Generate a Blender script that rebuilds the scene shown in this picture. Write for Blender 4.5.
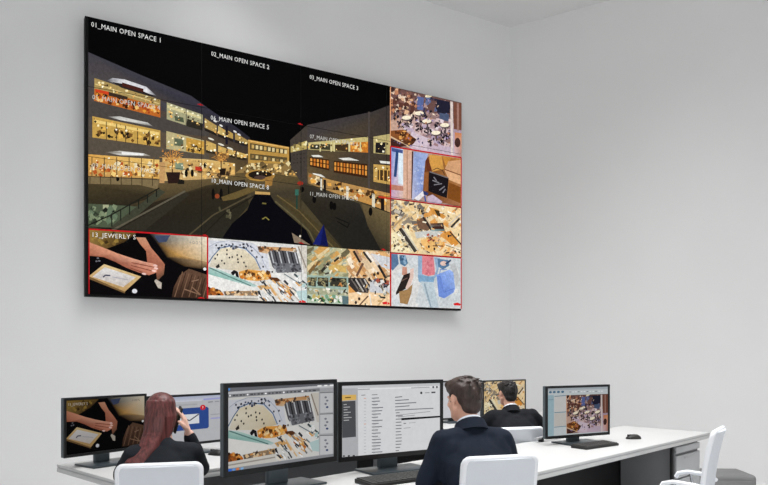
import bpy, bmesh, math, random
import numpy as np
from mathutils import Vector, Matrix, Euler
from mathutils.geometry import tessellate_polygon

for o in list(bpy.data.objects):
    bpy.data.objects.remove(o, do_unlink=True)
scene = bpy.context.scene
COL = scene.collection
R = math.radians

# ------------------------------------------------------------------ camera
cam_d = bpy.data.cameras.new('camera')
cam = bpy.data.objects.new('camera', cam_d)
COL.objects.link(cam)
cam.location = (0, 0, 1.39)
cam.rotation_euler = (R(90), 0, 0)
cam_d.sensor_width = 36
cam_d.lens = 700 / 768 * 36
cam_d.shift_y = 109.5 / 768
cam_d.clip_end = 100
scene.camera = cam

# ------------------------------------------------------------------ world, lights, exposure
world = bpy.data.worlds.new('world')
scene.world = world
world.use_nodes = True
bg = world.node_tree.nodes['Background']
bg.inputs[0].default_value = (0.97, 0.985, 1.0, 1)
bg.inputs[1].default_value = 0.66

def area(name, loc, target, size, power, spread=180, color=(1, 1, 1)):
    l = bpy.data.lights.new(name, 'AREA')
    l.shape = 'RECTANGLE'
    l.size, l.size_y = size
    l.energy = power
    l.color = color
    l.spread = R(spread)
    o = bpy.data.objects.new(name, l)
    o.location = loc
    o.rotation_euler = (Vector(target) - Vector(loc)).to_track_quat('-Z', 'Y').to_euler()
    COL.objects.link(o)
    return o
area('overhead_fill', (0.85, 4.55, 5.45), (0.85, 4.75, 0), (5.0, 4.4), 196, 100)  # added overhead fill without a fixture; narrow spread brightens desks and lower walls
area('rear_fill', (1.2, -4.6, 1.2), (1.6, 6.5, 0.9), (10.0, 2.0), 150)  # added fill behind the camera, no window built; lifts the lower walls

vs = scene.view_settings
vs.view_transform = 'Standard'
vs.look = 'None'
vs.exposure = 0.0
vs.gamma = 1.0
vs.use_curve_mapping = False

# ------------------------------------------------------------------ materials
def lin(c):
    out = []
    for v in c[:3]:
        v = v / 255.0
        out.append(v / 12.92 if v <= 0.04045 else ((v + 0.055) / 1.055) ** 2.4)
    return tuple(out)

MATS = {}
def mat(name, srgb, rough=0.5, spec=0.3, metal=0.0, var=0.04, scale=6.0, bump=0.0, bscale=60.0, stretch=None):
    """procedural material: noise-varied base colour, optional fine noise relief"""
    m = bpy.data.materials.new(name)
    m.use_nodes = True
    nt = m.node_tree
    b = nt.nodes['Principled BSDF']
    c = lin(srgb)
    tc = nt.nodes.new('ShaderNodeTexCoord')
    src = tc.outputs['Object']
    if stretch:
        mp = nt.nodes.new('ShaderNodeMapping')
        mp.inputs['Scale'].default_value = stretch
        nt.links.new(src, mp.inputs['Vector'])
        src = mp.outputs['Vector']
    nz = nt.nodes.new('ShaderNodeTexNoise')
    nz.inputs['Scale'].default_value = scale
    nz.inputs['Detail'].default_value = 4
    nt.links.new(src, nz.inputs['Vector'])
    mx = nt.nodes.new('ShaderNodeMix')
    mx.data_type = 'RGBA'
    cr = nt.nodes.new('ShaderNodeMapRange')
    cr.inputs['From Min'].default_value = 0.32
    cr.inputs['From Max'].default_value = 0.68
    nt.links.new(nz.outputs['Fac'], cr.inputs['Value'])
    nt.links.new(cr.outputs['Result'], mx.inputs['Factor'])
    mx.inputs['A'].default_value = tuple(max(0, v * (1 - var)) for v in c) + (1,)
    mx.inputs['B'].default_value = tuple(min(1, v * (1 + var)) for v in c) + (1,)
    nt.links.new(mx.outputs['Result'], b.inputs['Base Color'])
    b.inputs['Roughness'].default_value = rough
    b.inputs['Specular IOR Level'].default_value = spec
    b.inputs['Metallic'].default_value = metal
    if bump:
        n2 = nt.nodes.new('ShaderNodeTexNoise')
        n2.inputs['Scale'].default_value = bscale
        n2.inputs['Detail'].default_value = 3
        nt.links.new(src, n2.inputs['Vector'])
        bp = nt.nodes.new('ShaderNodeBump')
        bp.inputs['Strength'].default_value = bump
        bp.inputs['Distance'].default_value = 0.004
        nt.links.new(n2.outputs['Fac'], bp.inputs['Height'])
        nt.links.new(bp.outputs['Normal'], b.inputs['Normal'])
    MATS[name] = m
    return m

mat('wall_paint', (228, 228, 228), 0.85, 0.15, var=0.012, scale=1.2, bump=0.05, bscale=90)
mat('ceiling_paint', (226, 226, 226), 0.9, 0.1, var=0.012, scale=1.2)
mat('floor_resin', (222, 222, 222), 0.35, 0.3, var=0.03, scale=1.5)
mat('worktop_white', (193, 193, 192), 0.4, 0.35, var=0.01)
mat('edge_grey', (172, 172, 174), 0.5, 0.3, var=0.02)
mat('leg_metal', (150, 152, 154), 0.4, 0.4, metal=0.3, var=0.03)
mat('leg_dark', (30, 30, 32), 0.5, 0.3, var=0.03)
mat('panel_shade_dark', (26, 26, 28), 0.55, 0.25, var=0.05)  # near-black puts the shade under the desks into the panel colour
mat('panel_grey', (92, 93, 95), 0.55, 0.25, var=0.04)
mat('drawer_grey', (172, 173, 175), 0.45, 0.3, var=0.02)
mat('pedestal_shade_grey', (122, 123, 125), 0.5, 0.3, var=0.03)  # darker than the drawers: shade on the pedestal side put into the colour
mat('chair_white', (204, 208, 214), 0.55, 0.3, var=0.015, scale=12, bump=0.05, bscale=220)
mat('chair_frame', (226, 228, 232), 0.4, 0.4, var=0.01)
mat('chrome', (190, 192, 195), 0.25, 0.5, metal=0.8, var=0.02)
mat('bezel_black', (14, 15, 17), 0.35, 0.35, var=0.05)
mat('housing_grey', (84, 92, 96), 0.4, 0.4, metal=0.35, var=0.04)
mat('stand_grey', (86, 96, 101), 0.35, 0.4, metal=0.3, var=0.05)
mat('base_dark', (58, 66, 71), 0.3, 0.45, metal=0.2, var=0.05)
mat('plastic_dark', (38, 38, 37), 0.5, 0.3, var=0.06)
mat('key_dark', (62, 62, 60), 0.5, 0.3, var=0.08, scale=40)
mat('panel_bezel', (9, 9, 10), 0.5, 0.15, var=0.05)
mat('shadow_box_grey', (120, 120, 120), 0.7, 0.2, var=0.04)
mat('skin', (218, 168, 146), 0.55, 0.3, var=0.07, scale=18, bump=0.05, bscale=160)
mat('skin_pale', (222, 178, 160), 0.55, 0.3, var=0.06, scale=18, bump=0.05, bscale=160)
mat('hair_brown', (58, 45, 40), 0.5, 0.35, var=0.5, scale=26, bump=0.7, bscale=70, stretch=(1.6, 1.0, 0.5))
mat('hair_dark', (30, 27, 26), 0.5, 0.3, var=0.45, scale=26, bump=0.7, bscale=70, stretch=(1.6, 1.0, 0.5))
mat('hair_red', (92, 48, 46), 0.42, 0.4, var=0.55, scale=34, bump=0.6, bscale=60, stretch=(2.4, 2.4, 0.07))
mat('suit_navy', (26, 33, 45), 0.85, 0.15, var=0.14, scale=16, bump=0.25, bscale=300)
mat('suit_black', (26, 27, 31), 0.85, 0.15, var=0.14, scale=16, bump=0.25, bscale=300)
mat('jacket_black', (28, 31, 36), 0.85, 0.15, var=0.14, scale=16, bump=0.25, bscale=300)
mat('shirt_white', (232, 236, 244), 0.8, 0.15, var=0.02)
mat('shoe_black', (22, 21, 21), 0.35, 0.4, var=0.05)
mat('eye_white', (228, 224, 220), 0.2, 0.5, var=0.02)
mat('lip', (176, 112, 102), 0.5, 0.3, var=0.04)

def screen_material(name, lo, hi, scale):
    m = bpy.data.materials.new(name)
    m.use_nodes = True
    nt = m.node_tree
    b = nt.nodes['Principled BSDF']
    b.inputs['Base Color'].default_value = (0.0008, 0.0008, 0.0008, 1)
    b.inputs['Roughness'].default_value = 0.5
    b.inputs['Specular IOR Level'].default_value = 0.01
    at = nt.nodes.new('ShaderNodeAttribute')
    at.attribute_name = 'picture'
    tc = nt.nodes.new('ShaderNodeTexCoord')
    nz = nt.nodes.new('ShaderNodeTexNoise')
    nz.inputs['Scale'].default_value = scale
    nz.inputs['Detail'].default_value = 6
    nz.inputs['Roughness'].default_value = 0.7
    nt.links.new(tc.outputs['Object'], nz.inputs['Vector'])
    mr = nt.nodes.new('ShaderNodeMapRange')
    mr.inputs['From Min'].default_value = 0.3
    mr.inputs['From Max'].default_value = 0.7
    mr.inputs['To Min'].default_value = lo
    mr.inputs['To Max'].default_value = hi
    nt.links.new(nz.outputs['Fac'], mr.inputs['Value'])
    nt.links.new(at.outputs['Color'], b.inputs['Emission Color'])
    nt.links.new(mr.outputs['Result'], b.inputs['Emission Strength'])
    MATS[name] = m
screen_material('screen', 0.94, 1.03, 30)
screen_material('screen_photo', 0.74, 1.2, 36)

# ------------------------------------------------------------------ mesh helpers
def finish(bm, name, m, parent=None, smooth=None):
    bmesh.ops.recalc_face_normals(bm, faces=bm.faces[:])
    me = bpy.data.meshes.new(name)
    bm.to_mesh(me)
    bm.free()
    return link(me, name, m, parent, smooth)

def link(me, name, m, parent=None, smooth=None):
    if m is not None:
        me.materials.clear()
        me.materials.append(MATS[m])
    if smooth is not None:
        me.polygons.foreach_set('use_smooth', [True] * len(me.polygons))
        if smooth < 180:
            try:
                me.set_sharp_from_angle(angle=R(smooth))
            except Exception:
                pass
    o = bpy.data.objects.new(name, me)
    COL.objects.link(o)
    if parent is not None:
        o.parent = parent
    return o

def thing(name, label, cat, loc=(0, 0, 0), rotz=0.0, group=None):
    o = bpy.data.objects.new(name, None)
    o.empty_display_size = 0.1
    COL.objects.link(o)
    o.location = loc
    o.rotation_euler = (0, 0, rotz)
    o['label'] = label
    o['category'] = cat
    if group:
        o['group'] = group
    return o

def tag(o, label, cat, group=None):
    o['label'] = label
    o['category'] = cat
    if group:
        o['group'] = group
    return o

def structure(o, label=None):
    o['kind'] = 'structure'
    if label:
        o['label'] = label
    return o

def bx(bm, x0, x1, y0, y1, z0, z1, bevel=0.0, seg=2, mtx=None):
    r = bmesh.ops.create_cube(bm, size=1)
    vs_ = r['verts']
    for v in vs_:
        v.co = Vector(((x0 + x1) / 2 + v.co.x * (x1 - x0), (y0 + y1) / 2 + v.co.y * (y1 - y0), (z0 + z1) / 2 + v.co.z * (z1 - z0)))
    if bevel:
        es = list({e for v in vs_ for e in v.link_edges})
        rr = bmesh.ops.bevel(bm, geom=es, offset=bevel, segments=seg, affect='EDGES', profile=0.5)
        vs_ = list({v for v in rr['verts']} | {v for v in vs_ if v.is_valid})
    if mtx is not None:
        for v in vs_:
            v.co = mtx @ v.co
    return vs_

def box_obj(name, dims, m, parent=None, bevel=0.003, seg=2, smooth=40):
    bm = bmesh.new()
    bx(bm, *dims, bevel=bevel, seg=seg)
    return finish(bm, name, m, parent, smooth)

def tube(bm, pts, r, seg=10, radii=None):
    pts = [Vector(p) for p in pts]
    rings = []
    up = None
    for i, p in enumerate(pts):
        if i == 0:
            t = pts[1] - pts[0]
        elif i == len(pts) - 1:
            t = pts[-1] - pts[-2]
        else:
            t = (pts[i + 1] - p).normalized() + (p - pts[i - 1]).normalized()
        t.normalize()
        if up is None:
            up = t.orthogonal().normalized()
        else:
            up = (up - t * up.dot(t)).normalized()
        sd = t.cross(up)
        rr = radii[i] if radii else r
        rings.append([bm.verts.new(p + (up * math.cos(a) + sd * math.sin(a)) * rr) for a in [2 * math.pi * k / seg for k in range(seg)]])
    for a, b in zip(rings, rings[1:]):
        for k in range(seg):
            bm.faces.new((a[k], a[(k + 1) % seg], b[(k + 1) % seg], b[k]))
    bm.faces.new(rings[0][::-1])
    bm.faces.new(rings[-1])

def lathe(bm, prof, seg=20, center=(0, 0, 0)):
    cx, cy, cz = center
    rings = []
    for r, z in prof:
        rings.append([bm.verts.new((cx + r * math.cos(2 * math.pi * k / seg), cy + r * math.sin(2 * math.pi * k / seg), cz + z)) for k in range(seg)])
    for a, b in zip(rings, rings[1:]):
        for k in range(seg):
            bm.faces.new((a[k], a[(k + 1) % seg], b[(k + 1) % seg], b[k]))
    bm.faces.new(rings[0][::-1])
    bm.faces.new(rings[-1])

# ------------------------------------------------------------------ screen painter
def homography(src, dst):
    A = []
    for (x, y), (u, v) in zip(src, dst):
        A.append([x, y, 1, 0, 0, 0, -u * x, -u * y, -u])
        A.append([0, 0, 0, x, y, 1, -v * x, -v * y, -v])
    _, _, vt = np.linalg.svd(np.array(A, float))
    return vt[-1].reshape(3, 3)

UNIT = [(0, 1), (1, 1), (1, 0), (0, 0)]      # top-left, top-right, bottom-right, bottom-left
TEXT_CACHE = {}
def text_tris(s):
    if s in TEXT_CACHE:
        return TEXT_CACHE[s]
    cu = bpy.data.curves.new('t', 'FONT')
    cu.body = s
    cu.resolution_u = 2
    cu.space_character = 1.1
    o = bpy.data.objects.new('t', cu)
    COL.objects.link(o)
    bpy.context.view_layer.update()
    ev = o.evaluated_get(bpy.context.evaluated_depsgraph_get())
    me = ev.to_mesh()
    me.calc_loop_triangles()
    v = [tuple(p.co[:2]) for p in me.vertices]
    tr = [[v[i] for i in t.vertices] for t in me.loop_triangles]
    ev.to_mesh_clear()
    bpy.data.objects.remove(o, do_unlink=True)
    bpy.data.curves.remove(cu)
    xs = [p[0] for t in tr for p in t]
    x0, x1 = min(xs), max(xs)
    tr = [[((p[0] - x0) / (x1 - x0), p[1] / 0.7) for p in t] for t in tr]
    TEXT_CACHE[s] = tr
    return tr

class Paint:
    """flat picture of coloured polygons in the unit square of a screen"""
    STEP = 2.0e-5
    def __init__(self):
        self.tris = []
        self.layer = 0
        self.H = np.eye(3)
        self.gain = 1.0
        self.clip = None
        self.rng = random.Random(5)
    def frame(self, src, dst=UNIT, base=None):
        h = homography(src, dst)
        self.H = h if base is None else base @ h
    def m(self, p):
        q = self.H @ np.array([p[0], p[1], 1.0])
        return (q[0] / q[2], q[1] / q[2])
    def tri(self, pts, cols):
        P2 = [self.m(p) for p in pts]
        C2 = [tuple(v * self.gain for v in lin(c)) for c in cols]
        if self.clip is None:
            self.tris.append((P2, C2, self.layer))
            return
        poly = [(p[0], p[1], *c) for p, c in zip(P2, C2)]
        q = self.clip                                   # counter-clockwise convex window
        for i in range(len(q)):
            (ax, ay), (bx_, by_) = q[i], q[(i + 1) % len(q)]
            side = lambda p: (bx_ - ax) * (p[1] - ay) - (by_ - ay) * (p[0] - ax)
            out = []
            for k in range(len(poly)):
                a, b = poly[k], poly[(k + 1) % len(poly)]
                da, db = side(a), side(b)
                if da >= 0:
                    out.append(a)
                if (da > 0 > db) or (da < 0 < db):
                    t = da / (da - db)
                    out.append(tuple(x + (y - x) * t for x, y in zip(a, b)))
            poly = out
            if len(poly) < 3:
                return
        for k in range(1, len(poly) - 1):
            tr = (poly[0], poly[k], poly[k + 1])
            self.tris.append(([p[:2] for p in tr], [p[2:] for p in tr], self.layer))
    def window(self, quad):
        """limit painting to a quad given top-left, top-right, bottom-right, bottom-left in the current frame"""
        self.clip = [self.m(p) for p in quad][::-1]
    def poly(self, pts, col, cols=None, new=True):
        if new:
            self.layer += 1
        cs = cols or [col] * len(pts)
        if len(pts) == 3:
            self.tri(pts, cs)
            return
        for t in tessellate_polygon([[Vector((p[0], p[1], 0)) for p in pts]]):
            self.tri([pts[i] for i in t], [cs[i] for i in t])
    def rect(self, x0, y0, x1, y1, col, new=True):
        self.poly([(x0, y0), (x1, y0), (x1, y1), (x0, y1)], col, new=new)
    def line(self, pts, w, col, new=True):
        if new:
            self.layer += 1
        for a, b in zip(pts, pts[1:]):
            dx, dy = b[0] - a[0], b[1] - a[1]
            L = math.hypot(dx, dy) or 1
            nx, ny = -dy / L * w / 2, dx / L * w / 2
            self.poly([(a[0] + nx, a[1] + ny), (b[0] + nx, b[1] + ny), (b[0] - nx, b[1] - ny), (a[0] - nx, a[1] - ny)], col, new=False)
    def ell(self, cx, cy, rx, ry, col, rot=0.0, n=14, new=True, edge=None):
        if new:
            self.layer += 1
        c, s = math.cos(rot), math.sin(rot)
        ring = []
        for k in range(n):
            a = 2 * math.pi * k / n
            x, y = rx * math.cos(a), ry * math.sin(a)
            ring.append((cx + x * c - y * s, cy + x * s + y * c))
        for k in range(n):
            self.tri([(cx, cy), ring[k], ring[(k + 1) % n]], [col, edge or col, edge or col])
    def text(self, s, a, b, h, col, slant=0.0):
        """text between baseline points a and b with cap height h (pixels, up = -y)"""
        self.layer += 1
        for t in text_tris(s):
            pts = []
            for u, v in t:
                pts.append((a[0] + (b[0] - a[0]) * u, a[1] + (b[1] - a[1]) * u - v * h))
            self.tri(pts, [col] * 3)
    def scatter(self, area_pts, n, size, palette, seed, layers=5, elong=1.0, ang=None):
        """random little patches inside a convex quad"""
        rng = random.Random(seed)
        base = self.layer
        p = area_pts
        for k in range(n):
            u, v = rng.random(), rng.random()
            x = (p[0][0] * (1 - u) + p[1][0] * u) * (1 - v) + (p[3][0] * (1 - u) + p[2][0] * u) * v
            y = (p[0][1] * (1 - u) + p[1][1] * u) * (1 - v) + (p[3][1] * (1 - u) + p[2][1] * u) * v
            r = rng.uniform(*size)
            a = rng.uniform(0, 3.14) if ang is None else ang + rng.uniform(-0.15, 0.15)
            self.layer = base + 1 + k % layers
            c, s = math.cos(a), math.sin(a)
            q = []
            for ex, ey in ((-1, -1), (1, -1), (1, 1), (-1, 1)):
                ex *= r * elong * rng.uniform(0.7, 1.2)
                ey *= r * rng.uniform(0.6, 1.2)
                q.append((x + ex * c - ey * s, y + ex * s + ey * c))
            self.poly(q, rng.choice(palette), new=False)
        self.layer = base + layers
    def mesh(self, name, W, Hh, x0=0, z0=0, yf=0.0, u0=0.0, u1=1.0, v0=0.0, v1=1.0):
        """clip to a window of the unit square and turn into a mesh facing -y"""
        V, F, C = [], [], []
        for pts, cols, lay in self.tris:
            xs = [p[0] for p in pts]
            ys = [p[1] for p in pts]
            if max(xs) <= u0 or min(xs) >= u1 or max(ys) <= v0 or min(ys) >= v1:
                continue
            poly = [(p[0], p[1], *c) for p, c in zip(pts, cols)]
            if min(xs) < u0 or max(xs) > u1 or min(ys) < v0 or max(ys) > v1:
                for axis, lim, sg in ((0, u0, 1), (0, u1, -1), (1, v0, 1), (1, v1, -1)):
                    out = []
                    for i in range(len(poly)):
                        a, b = poly[i], poly[(i + 1) % len(poly)]
                        da, db = (a[axis] - lim) * sg, (b[axis] - lim) * sg
                        if da >= 0:
                            out.append(a)
                        if (da > 0 > db) or (da < 0 < db):
                            t = da / (da - db)
                            out.append(tuple(x + (y - x) * t for x, y in zip(a, b)))
                    poly = out
                    if len(poly) < 3:
                        break
            if len(poly) < 3:
                continue
            ar = sum(poly[i][0] * poly[(i + 1) % len(poly)][1] - poly[(i + 1) % len(poly)][0] * poly[i][1] for i in range(len(poly)))
            if ar < 0:
                poly = poly[::-1]
            i0 = len(V)
            y = yf - lay * self.STEP
            for q in poly:
                V.append((x0 + q[0] * W, y, z0 + q[1] * Hh))
                C.extend((q[2], q[3], q[4], 1.0))
            F.append(tuple(range(i0, i0 + len(poly))))
        me = bpy.data.meshes.new(name)
        me.from_pydata(V, [], F)
        ca = me.color_attributes.new('picture', 'FLOAT_COLOR', 'POINT')
        ca.data.foreach_set('color', C)
        me.update()
        return me

#@@CONTENT@@
# ------------------------------------------------------------------ pictures shown on the screens
def pic_jewel(P, text=True):
    """hands over a display tray; drawn in a 676 x 390 sheet with corners (52,5)(728,45)(728,410)(52,395)"""
    P.poly([(52, 5), (728, 45), (728, 410), (52, 395)], (9, 7, 9))
    P.poly([(400, 25), (728, 45), (728, 190), (560, 150), (440, 75)], None, [(40, 38, 42), (236, 226, 205), (214, 190, 150), (196, 150, 84), (28, 24, 26)])
    P.poly([(430, 40), (520, 38), (500, 75), (455, 80)], (66, 76, 104))
    P.poly([(440, 75), (560, 150), (728, 190), (728, 235), (600, 215), (500, 165)], None, [(28, 24, 26), (196, 150, 84), (170, 140, 104), (36, 26, 22), (60, 42, 22), (16, 12, 12)])
    P.poly([(52, 8), (330, 25), (250, 85), (150, 120), (52, 90)], None, [(150, 120, 60), (96, 74, 40), (60, 44, 24), (104, 80, 42), (140, 112, 60)])
    P.scatter([(70, 20), (290, 35), (220, 90), (70, 85)], 26, (5, 11), [(150, 122, 58), (92, 70, 34), (120, 94, 46), (62, 46, 24)], 3, 4)
    P.poly([(150, 120), (250, 82), (345, 70), (395, 165), (330, 185), (210, 135)], (8, 6, 7))
    P.poly([(325, 50), (380, 52), (412, 110), (455, 160), (490, 205), (484, 262), (446, 300), (440, 240), (390, 195), (384, 130), (350, 90)], None,
           [(196, 140, 108), (206, 150, 120), (196, 132, 104), (190, 122, 96), (172, 110, 86), (120, 84, 64), (96, 70, 54), (170, 104, 80), (160, 92, 72), (176, 112, 86), (190, 128, 98)])
    P.poly([(52, 78), (130, 108), (215, 142), (300, 170), (370, 190), (440, 204), (446, 250), (400, 268), (340, 252), (270, 226), (205, 192), (140, 166), (52, 158)], None,
           [(206, 138, 108), (212, 146, 116), (222, 156, 126), (226, 162, 134), (228, 168, 142), (226, 160, 136), (214, 142, 118), (190, 120, 96), (176, 108, 84), (168, 100, 78), (150, 88, 66), (150, 88, 66), (160, 96, 72)])
    for a, b in (((300, 196), (430, 222)), ((296, 212), (415, 242)), ((290, 226), (380, 258))):
        P.line([a, b], 5, (132, 74, 56))
    for x, y in ((436, 212), (428, 242), (372, 260), (440, 228)):
        P.ell(x, y, 13, 6, (240, 200, 190), 0.2)
    P.poly([(440, 290), (472, 310), (470, 345), (452, 340), (430, 300)], (190, 180, 168))
    P.poly([(52, 278), (142, 206), (356, 276), (262, 364)], None, [(196, 160, 110), (222, 196, 146), (214, 184, 130), (186, 150, 98)])
    P.poly([(74, 280), (146, 224), (326, 280), (252, 338)], None, [(206, 200, 198), (224, 222, 220), (212, 208, 206), (206, 196, 186)])
    P.poly([(52, 280), (262, 364), (262, 374), (52, 292)], (120, 92, 58))
    P.line([(136, 282), (150, 270), (178, 272)], 8, (62, 62, 84))
    P.line([(190, 280), (280, 296)], 4, (168, 166, 176))
    for x, y in ((106, 172), (114, 188), (98, 190)):
        P.ell(x, y, 7, 5, (110, 110, 118))
    P.ell(318, 360, 15, 13, (226, 226, 232))
    P.ell(714, 229, 9, 9, (240, 240, 240))
    P.poly([(528, 395), (540, 335), (575, 265), (625, 228), (728, 262), (728, 408)], None, [(52, 36, 28), (82, 58, 44), (104, 76, 60), (92, 68, 54), (96, 70, 54), (66, 46, 36)])
    for k in range(9):
        P.line([(545 + k * 20, 390), (590 + k * 18, 245 + k * 5)], 5, (58, 40, 32) if k % 2 else (124, 94, 74))
    P.line([(600, 345), (690, 375), (640, 330)], 6, (140, 108, 86))
    P.line([(640, 300), (680, 290)], 6, (140, 110, 90))

def pic_mall(P):
    """bright atrium with escalators; sheet corners (52,55)(655,98)(655,450)(52,448)"""
    P.poly([(52, 55), (655, 98), (655, 450), (52, 448)], (226, 225, 222))
    P.poly([(52, 70), (330, 84), (420, 140), (440, 270), (380, 262), (340, 170), (250, 112), (130, 116), (70, 170), (52, 200)], (214, 216, 224))
    P.poly([(60, 232), (84, 172), (130, 124), (200, 110), (285, 128), (345, 186), (376, 246), (250, 258), (100, 242)], None,
           [(216, 208, 190), (232, 224, 204), (226, 214, 188), (232, 222, 198), (226, 214, 188), (220, 206, 176), (206, 190, 158), (226, 210, 176), (222, 214, 196)])
    arc = [(52, 215), (84, 168), (130, 118), (200, 102), (290, 120), (350, 180), (380, 244)]
    P.line(arc, 7, (104, 124, 152))
    arc2 = [(60, 110), (110, 84), (180, 72), (260, 80), (330, 110), (380, 160), (410, 230)]
    P.line(arc2, 4, (170, 176, 190))
    P.scatter([(90, 95), (310, 90), (345, 112), (95, 125)], 26, (4, 8), [(40, 42, 52), (70, 78, 100), (206, 208, 214), (54, 54, 58)], 11, 5)
    for x, y in ((172, 130), (205, 172), (240, 186), (262, 168), (278, 205), (290, 228), (242, 204), (140, 196), (156, 212), (98, 184), (115, 232), (112, 160), (172, 156), (188, 176), (236, 160), (326, 132), (356, 170), (395, 228), (450, 258), (390, 170)):
        P.ell(x, y, 5.5, 6.5, (44, 42, 46), n=8)
    P.poly([(100, 232), (122, 214), (128, 236), (108, 244)], (52, 48, 44))
    # escalators
    P.poly([(424, 138), (452, 120), (596, 140), (626, 254), (480, 264), (450, 225)], (86, 86, 90))
    for k in range(7):
        P.line([(440 + k * 24, 126 + k * 2), (472 + k * 24, 262)], 7, (34, 34, 38) if k % 2 else (196, 198, 202))
    P.poly([(455, 205), (615, 205), (626, 254), (480, 264)], (112, 113, 118))
    P.scatter([(455, 205), (610, 208), (620, 250), (480, 258)], 30, (4, 8), [(84, 84, 90), (140, 142, 148), (60, 60, 64)], 13, 4)
    P.poly([(360, 105), (590, 112), (596, 136), (440, 122), (420, 150), (370, 140)], None, [(206, 160, 112), (180, 130, 84), (200, 150, 98), (220, 176, 128), (214, 190, 160), (196, 158, 120)])
    P.scatter([(365, 108), (590, 112), (590, 132), (372, 132)], 20, (5, 10), [(150, 98, 60), (226, 176, 120), (84, 66, 54), (228, 210, 186)], 14, 4)
    P.poly([(600, 100), (655, 104), (655, 270), (640, 262)], (214, 208, 198))
    P.line([(604, 104), (650, 230)], 8, (150, 140, 128))
    # orange shops
    P.poly([(244, 262), (300, 246), (374, 252), (440, 268), (446, 300), (360, 316), (300, 312), (250, 294)], None, [(226, 160, 74), (240, 180, 96), (232, 164, 78), (220, 150, 70), (208, 140, 70), (226, 170, 96), (236, 176, 90), (216, 140, 60)])
    P.scatter([(250, 256), (430, 260), (440, 300), (255, 300)], 44, (6, 13), [(240, 180, 90), (206, 120, 44), (90, 56, 30), (248, 216, 160), (180, 120, 60)], 15, 5)
    P.poly([(196, 268), (216, 250), (240, 262), (248, 300), (232, 304), (224, 272), (208, 290)], (30, 28, 30))
    # glass balustrade, white slab
    P.poly([(52, 236), (120, 250), (310, 322), (360, 345), (330, 356), (52, 280)], None, [(170, 206, 198), (186, 214, 206), (150, 190, 182), (176, 204, 200), (206, 220, 216), (140, 186, 176)])
    P.line([(60, 240), (180, 290), (320, 346)], 7, (96, 132, 128))
    P.poly([(52, 280), (330, 352), (362, 380), (240, 388), (130, 382), (52, 362)], (238, 236, 232))
    P.poly([(52, 362), (130, 376), (150, 414), (52, 412)], (112, 66, 34))
    P.scatter([(56, 366), (135, 380), (145, 410), (56, 410)], 34, (6, 12), [(200, 110, 40), (60, 34, 22), (230, 160, 80), (30, 22, 18), (150, 84, 40)], 16, 5)
    P.poly([(150, 384), (360, 374), (366, 405), (160, 414)], None, [(120, 100, 84), (200, 160, 110), (150, 130, 110), (96, 84, 76)])
    P.scatter([(160, 386), (360, 380), (362, 402), (165, 410)], 26, (5, 10), [(214, 150, 84), (70, 58, 50), (230, 200, 160), (140, 120, 100)], 17, 5)
    P.poly([(52, 412), (365, 405), (370, 448), (52, 448)], (222, 218, 210))
    P.line([(52, 430), (365, 424)], 8, (170, 164, 156))
    # right diagonals
    P.poly([(440, 268), (500, 268), (655, 370), (655, 420), (560, 392), (470, 318)], (236, 234, 230))
    P.poly([(490, 335), (520, 326), (592, 372), (560, 406), (486, 366)], None, [(226, 160, 80), (236, 176, 96), (214, 140, 62), (206, 130, 58), (230, 176, 110)])
    P.scatter([(495, 335), (580, 360), (560, 396), (490, 362)], 16, (6, 11), [(248, 200, 120), (180, 104, 44), (120, 70, 36)], 18, 4)
    P.poly([(430, 290), (480, 292), (506, 312), (470, 318), (440, 308)], (92, 56, 34))
    for k in range(6):
        P.line([(384 + k * 22, 340 - k * 6), (440 + k * 34, 446 - k * 4)], 9, [(208, 204, 196), (64, 62, 62), (226, 190, 140), (236, 234, 230), (120, 118, 116), (196, 190, 180)][k])
    P.poly([(358, 345), (420, 336), (440, 360), (380, 370)], (216, 170, 110))
    P.line([(366, 375), (392, 444)], 14, (48, 48, 52))
    P.line([(520, 268), (655, 350)], 6, (120, 130, 134))
    P.line([(580, 268), (655, 332)], 12, (70, 80, 84))
    P.scatter([(370, 300), (650, 320), (650, 440), (380, 440)], 60, (3, 7), [(250, 250, 248), (60, 60, 64), (220, 170, 110), (120, 130, 134), (240, 230, 214)], 20, 6, 3.0, 0.75)
    P.poly([(590, 372), (655, 360), (655, 430), (610, 420)], (190, 214, 214))
    P.scatter([(590, 275), (650, 275), (650, 360), (600, 350)], 12, (5, 12), [(180, 206, 206), (80, 90, 94), (240, 240, 238)], 19, 4)

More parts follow.
